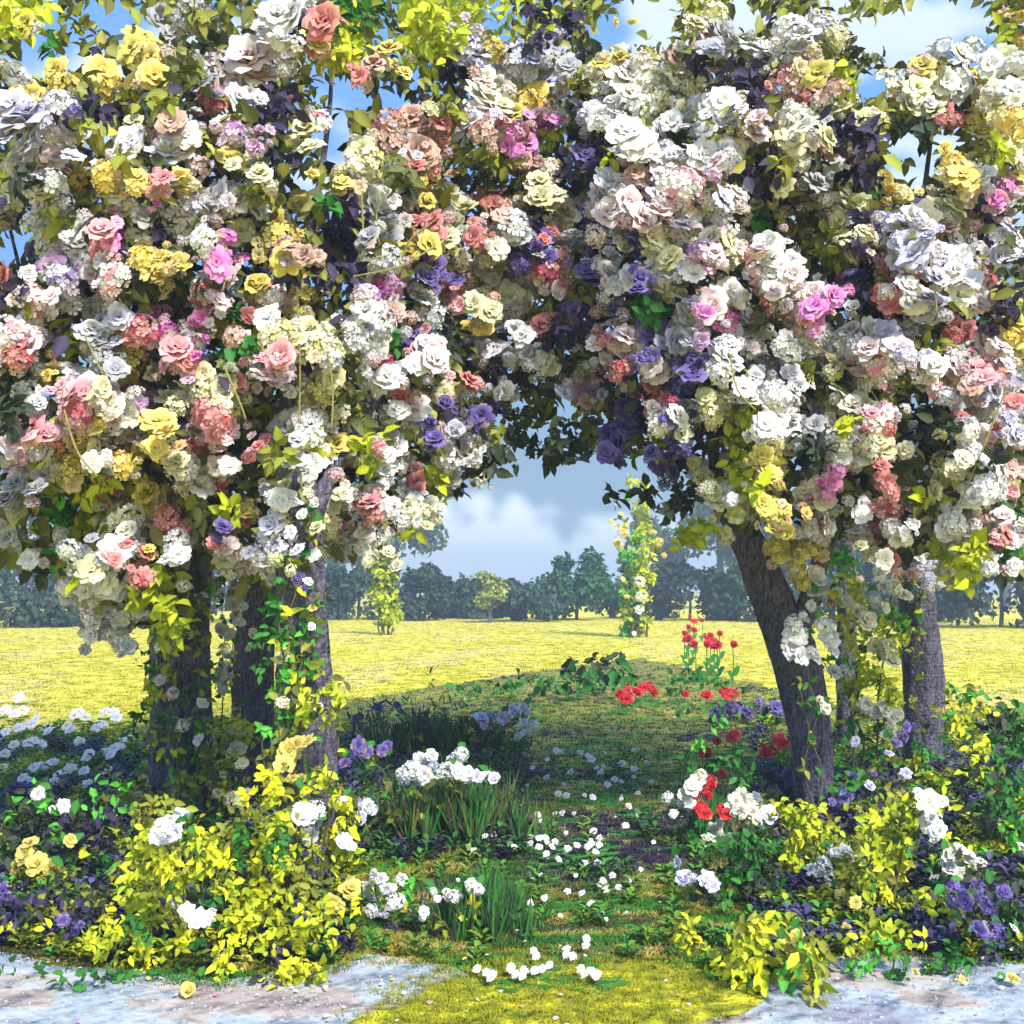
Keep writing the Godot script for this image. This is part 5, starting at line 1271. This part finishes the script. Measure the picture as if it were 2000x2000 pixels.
	dabs(c, "w", 1300, 650, [94,145,4, 90,140,3, 100,150,4, 105,155,5, 115,148,3, 120,138,4, 125,142,4, 115,137,4])
	dabs(c, "K", 1300, 650, [115,170,5, 118,176,5, 110,168,4])
	dabs(c, "t", 1300, 650, [123,132,4, 130,130,3, 120,128,3])
	dabs(c, "S", 1300, 650, [85,145,3])
	dabs(c, "G", 1300, 650, [112,130,4, 110,145,3, 95,182,4, 88,182,4])
	dabs(c, "l", 1300, 1300, [100,10,4, 105,8,4, 118,8,4, 122,12,4, 120,20,4, 103,18,4, 108,25,4, 125,20,4])
	dabs(c, "w", 1300, 1300, [105,20,4, 110,24,4, 115,22,4, 120,27,3, 118,32,3, 116,36,3, 119,38,3, 122,25,3])
	dabs(c, "E", 1300, 1300, [98,35,3, 90,43,2, 92,55,2, 100,30,3, 107,48,3, 112,50,3, 95,68,2, 103,63,2, 100,85,3, 103,82,3, 102,90,3])
	plant("climbing_rose", "lime and white climbing rose between the forked and straight right trunks", "climber", 1690, 1545, c, {"leaf": 0.075, "deep": 0.22, "fill": "l", "stem_r": 0.01, "dense": 1.1, "stems": 4})
	c = []
	dabs(c, "W", 1300, 650, [68,157,4, 68,163,5, 67,170,5, 72,163,4, 72,174,4, 74,155,3, 70,167,4, 80,130,4, 82,135,3, 80,140,4, 78,147,3, 85,158,4, 88,165,4, 85,163,3, 78,172,3, 80,176,3, 73,152,2])
	dabs(c, "G", 1300, 650, [90,172,3])
	dabs(c, "w", 1300, 1300, [82,18,2, 85,23,3, 84,21,2])
	dabs(c, "E", 1300, 650, [82,150,2, 76,160,2])
	plant("white_climber", "white flowers climbing the forked black trunk", "climber", 1612, 1640, c, {"leaf": 0.06, "deep": 0.06, "stems": 2})
	c = []
	dabs(c, "W", 1300, 650, [135,120,4, 145,135,3, 148,135,2, 138,118,3])
	dabs(c, "L", 1300, 650, [138,125,4, 136,130,4, 142,124,3, 140,132,4])
	dabs(c, "G", 1300, 650, [133,135,4, 140,138,3])
	plant("white_climber", "lavender white flowers climbing the straight grey right trunk", "climber", 1800, 1532, c, {"leaf": 0.06, "deep": 0.08, "stems": 2})
	# pale stems that show in front of the blossom
	var tw := [[[580, 560], [586, 720], [584, 860], [590, 960]], [[640, 690], [650, 760], [648, 840]], [[165, 655], [205, 740], [228, 790]], [[125, 800], [150, 880], [190, 930]], [[706, 380], [710, 480], [704, 510], [745, 500]],
		[[760, 370], [735, 420], [745, 500]], [[850, 430], [800, 470], [785, 510]], [[690, 540], [780, 520], [850, 480]], [[950, 390], [950, 450], [955, 490]], [[1185, 420], [1170, 470], [1175, 510]],
		[[1425, 690], [1440, 760], [1475, 800]], [[1560, 650], [1690, 750], [1712, 810], [1668, 905]], [[1500, 660], [1560, 690]], [[1815, 500], [1825, 560], [1830, 610]], [[1965, 760], [1930, 850], [1875, 985]], [[1700, 640], [1695, 760]], [[440, 720], [470, 790], [480, 820]]]
	for k in tw.size():
		var pts := []
		var rad := []
		var d: float = front(tw[k][0][0], tw[k][0][1]) - 0.32
		var p0 := at(tw[k][-1][0], tw[k][-1][1], d)
		for i in tw[k].size():
			pts.append(at(tw[k][i][0], tw[k][i][1], d + 0.03 * i))
			rad.append(0.005)
		var owner_tree: Node3D = null
		var best := 1e9
		for o in get_children():
			if o.name.begins_with("flowering_tree"):
				var dd: float = absf(o.position.x - p0.x)
				if dd < best:
					best = dd
					owner_tree = o
		for i in pts.size():
			pts[i] -= owner_tree.position
		part(owner_tree, "twig", limb_mesh(pts, rad, 10, 6, 0.15), twig_mat)

func small_flower(called: String, label: String, category: String, group: String, x: float, y: float, h: float, r: float, code: String) -> void:
	var base := on_ground(x, y)
	base += Vector3(rng.randf_range(-0.01, 0.01), 0, 0)
	var t := thing(called, label, category, base, group)
	t.rotation.y = rng.randf_range(-0.6, 0.6)
	if not flower_mesh.has("stem"):
		flower_mesh["stem"] = limb_mesh([Vector3(0, -0.02, 0), Vector3(0.03, 0.5, 0.02), Vector3(0, 1, 0.05)], [0.03, 0.025, 0.02], 5, 5)
		var b := Leaves.new()
		b.leaf(Vector3(0.02, 0.2, 0), Vector3(0.8, 0.6, 0.2).normalized(), Vector3(0, 0.5, 1), 0.5, 0.12, pal["e"][0])
		b.leaf(Vector3(0.02, 0.1, 0), Vector3(-0.8, 0.6, 0.3).normalized(), Vector3(0, 0.5, 1), 0.45, 0.12, pal["e"][0])
		flower_mesh["stem_leaf"] = b.mesh()
	var s := part(t, "stem", flower_mesh["stem"], leaf_stem())
	s.scale = Vector3(h, h, h) if h < 0.4 else Vector3(0.4, h, 0.4)
	part(t, "leaf", flower_mesh["stem_leaf"], leaf_mat).scale = Vector3(0.3, h, 0.3)
	var f := part(t, "petals", blossom_mesh(code, ([2, 0, 4] if code == "R" else [2, 6, 2])[rng.randi() % 3]), petal_mat)
	var yv := Vector3(rng.randf_range(-0.3, 0.3), 0.7, 0.6).normalized()
	var xv := yv.cross(Vector3(0.2, 0.1, 1)).normalized()
	f.transform = Transform3D(Basis(xv, yv, xv.cross(yv)).scaled(Vector3.ONE * r), Vector3(0, h, 0.05 * minf(h, 0.4)))
	part(f, "centre", eye_mesh(), eye_mat("v" if code == "R" else "Y")).transform = Transform3D(Basis().scaled(Vector3.ONE * 0.6), Vector3(0, 0.15, 0))

func grow_small_flowers() -> void:
	var px := func(ox, oy, a): return [ox + a[0] * 3.623, oy + a[1] * 3.623]
	# white daisies through the grass under the arch
	for a in [[120,47], [133,48], [137,50], [140,52], [116,62], [128,59], [144,59], [156,54], [162,57], [152,63], [148,66], [126,72], [122,71], [140,73], [160,78], [157,89], [110,83], [124,82], [94,88], [88,94], [83,95], [141,92], [143,96], [132,100], [137,101], [141,104], [115,96], [119,98], [107,99], [112,101], [116,105], [98,101], [73,101], [75,103], [122,108], [126,102], [142,110], [136,110], [145,122], [150,117], [148,125], [155,124], [127,126], [114,130], [107,133], [139,133], [135,127], [111,96], [117,101], [139,99], [143,100], [145,120]]:
		var q = px.call(650, 1300, a)
		small_flower("daisy", "white daisy in the mottled grass under the arch", "flower", "daisies in the grass under the arch", q[0], q[1] + 12, 0.07, 0.0035 * ground_depth(q[1]), "W" if rng.randf() < 0.6 else "G")
	for i in 46:
		var q := [rng.randf_range(1010, 1280), rng.randf_range(1470, 1830)]
		small_flower("daisy", "tiny pale daisy sprinkled in the middle grass", "flower", "tiny daisies in the middle grass", q[0], q[1], 0.05, 0.0024 * ground_depth(q[1]), "G" if rng.randf() < 0.6 else "W")
	for a in [[107,157], [110,160], [125,156], [127,159], [130,160], [136,150], [137,154], [116,165], [78,167], [82,169], [86,170], [95,167], [98,170], [103,168], [108,168], [112,167], [135,167], [137,170], [141,171], [143,170], [97,166], [101,171], [84,172], [139,168]]:
		var q = px.call(650, 1300, a)
		small_flower("daisy", "white daisy along the back edge of the yellow turf", "flower", "daisies edging the turf", q[0], q[1] + 12, 0.05, 0.019, "W")
	for a in [[10,18], [3,25], [12,25], [8,27], [42,26], [40,28], [57,26], [63,29], [19,30], [25,35], [27,37], [17,33], [10,35], [36,34], [38,36], [52,35], [18,43], [22,45], [43,43], [3,38], [2,50], [65,43], [68,41], [62,47], [60,51], [48,50], [20,57], [18,58], [28,55], [36,60], [32,62], [45,60], [13,64], [15,66], [58,60], [48,67], [30,66], [46,29], [61,26], [55,33], [15,44], [47,52], [25,57], [38,58], [64,46], [58,49], [1,58], [0,40], [7,45]]:
		var q = px.call(0, 1300, a)
		small_flower("daisy", "white daisy in the crowded patch at the left border before the meadow", "flower", "daisies at the left border", q[0], q[1] + 14, 0.1, 0.0052 * ground_depth(q[1]), "W" if rng.randf() < 0.75 else "w")
	# red poppies
	for a in [[13,152], [15,156], [20,156], [12,162], [15,165], [10,168], [12,172], [16,178], [22,172], [24,170], [29,168], [26,174], [28,178], [22,178], [36,178]]:
		var q = px.call(1300, 650, a)
		small_flower("poppy", "red poppy standing in the meadow edge left of the forked trunk", "flower", "poppies at the meadow edge", q[0], q[1] + 40, 0.62, 0.12, "R")
	for a in [[155,20], [158,22], [160,17], [163,18], [168,15], [170,14], [173,19], [172,17]]:
		var q = px.call(650, 1300, a)
		small_flower("poppy", "red poppy in the low group in the middle of the far grass", "flower", "poppies in the far grass", q[0], q[1] + 18, 0.2, 0.1, "R")
	for a in [[32,15], [34,17], [37,17], [36,19], [22,18], [10,18]]:
		var q = px.call(1300, 1300, a)
		small_flower("poppy", "red poppy before the violet strip", "flower", "poppies before the violet strip", q[0], q[1] + 24, 0.2, 0.09, "R")
	for a in [[37,38], [36,40], [27,43], [21,49], [23,51], [20,47], [53,47], [57,48], [55,49], [62,40], [63,44], [68,46], [60,42]]:
		var q = px.call(1300, 1300, a)
		small_flower("poppy", "red poppy above the cream flower clump, beside the forked trunk", "flower", "poppies beside the forked trunk", q[0], q[1] + 40, 0.2, 0.065, "R")
	for a in [[23,62], [24,66], [26,69], [22,72], [23,74], [18,78], [20,82], [21,85], [32,82], [33,85], [31,60], [27,65], [25,64], [21,74], [19,80]]:
		var q = px.call(1300, 1300, a)
		small_flower("poppy", "red poppy among the cream flowers of the right clump", "flower", "poppies among the cream flowers", q[0], q[1] + 62, 0.24, 0.05, "R")
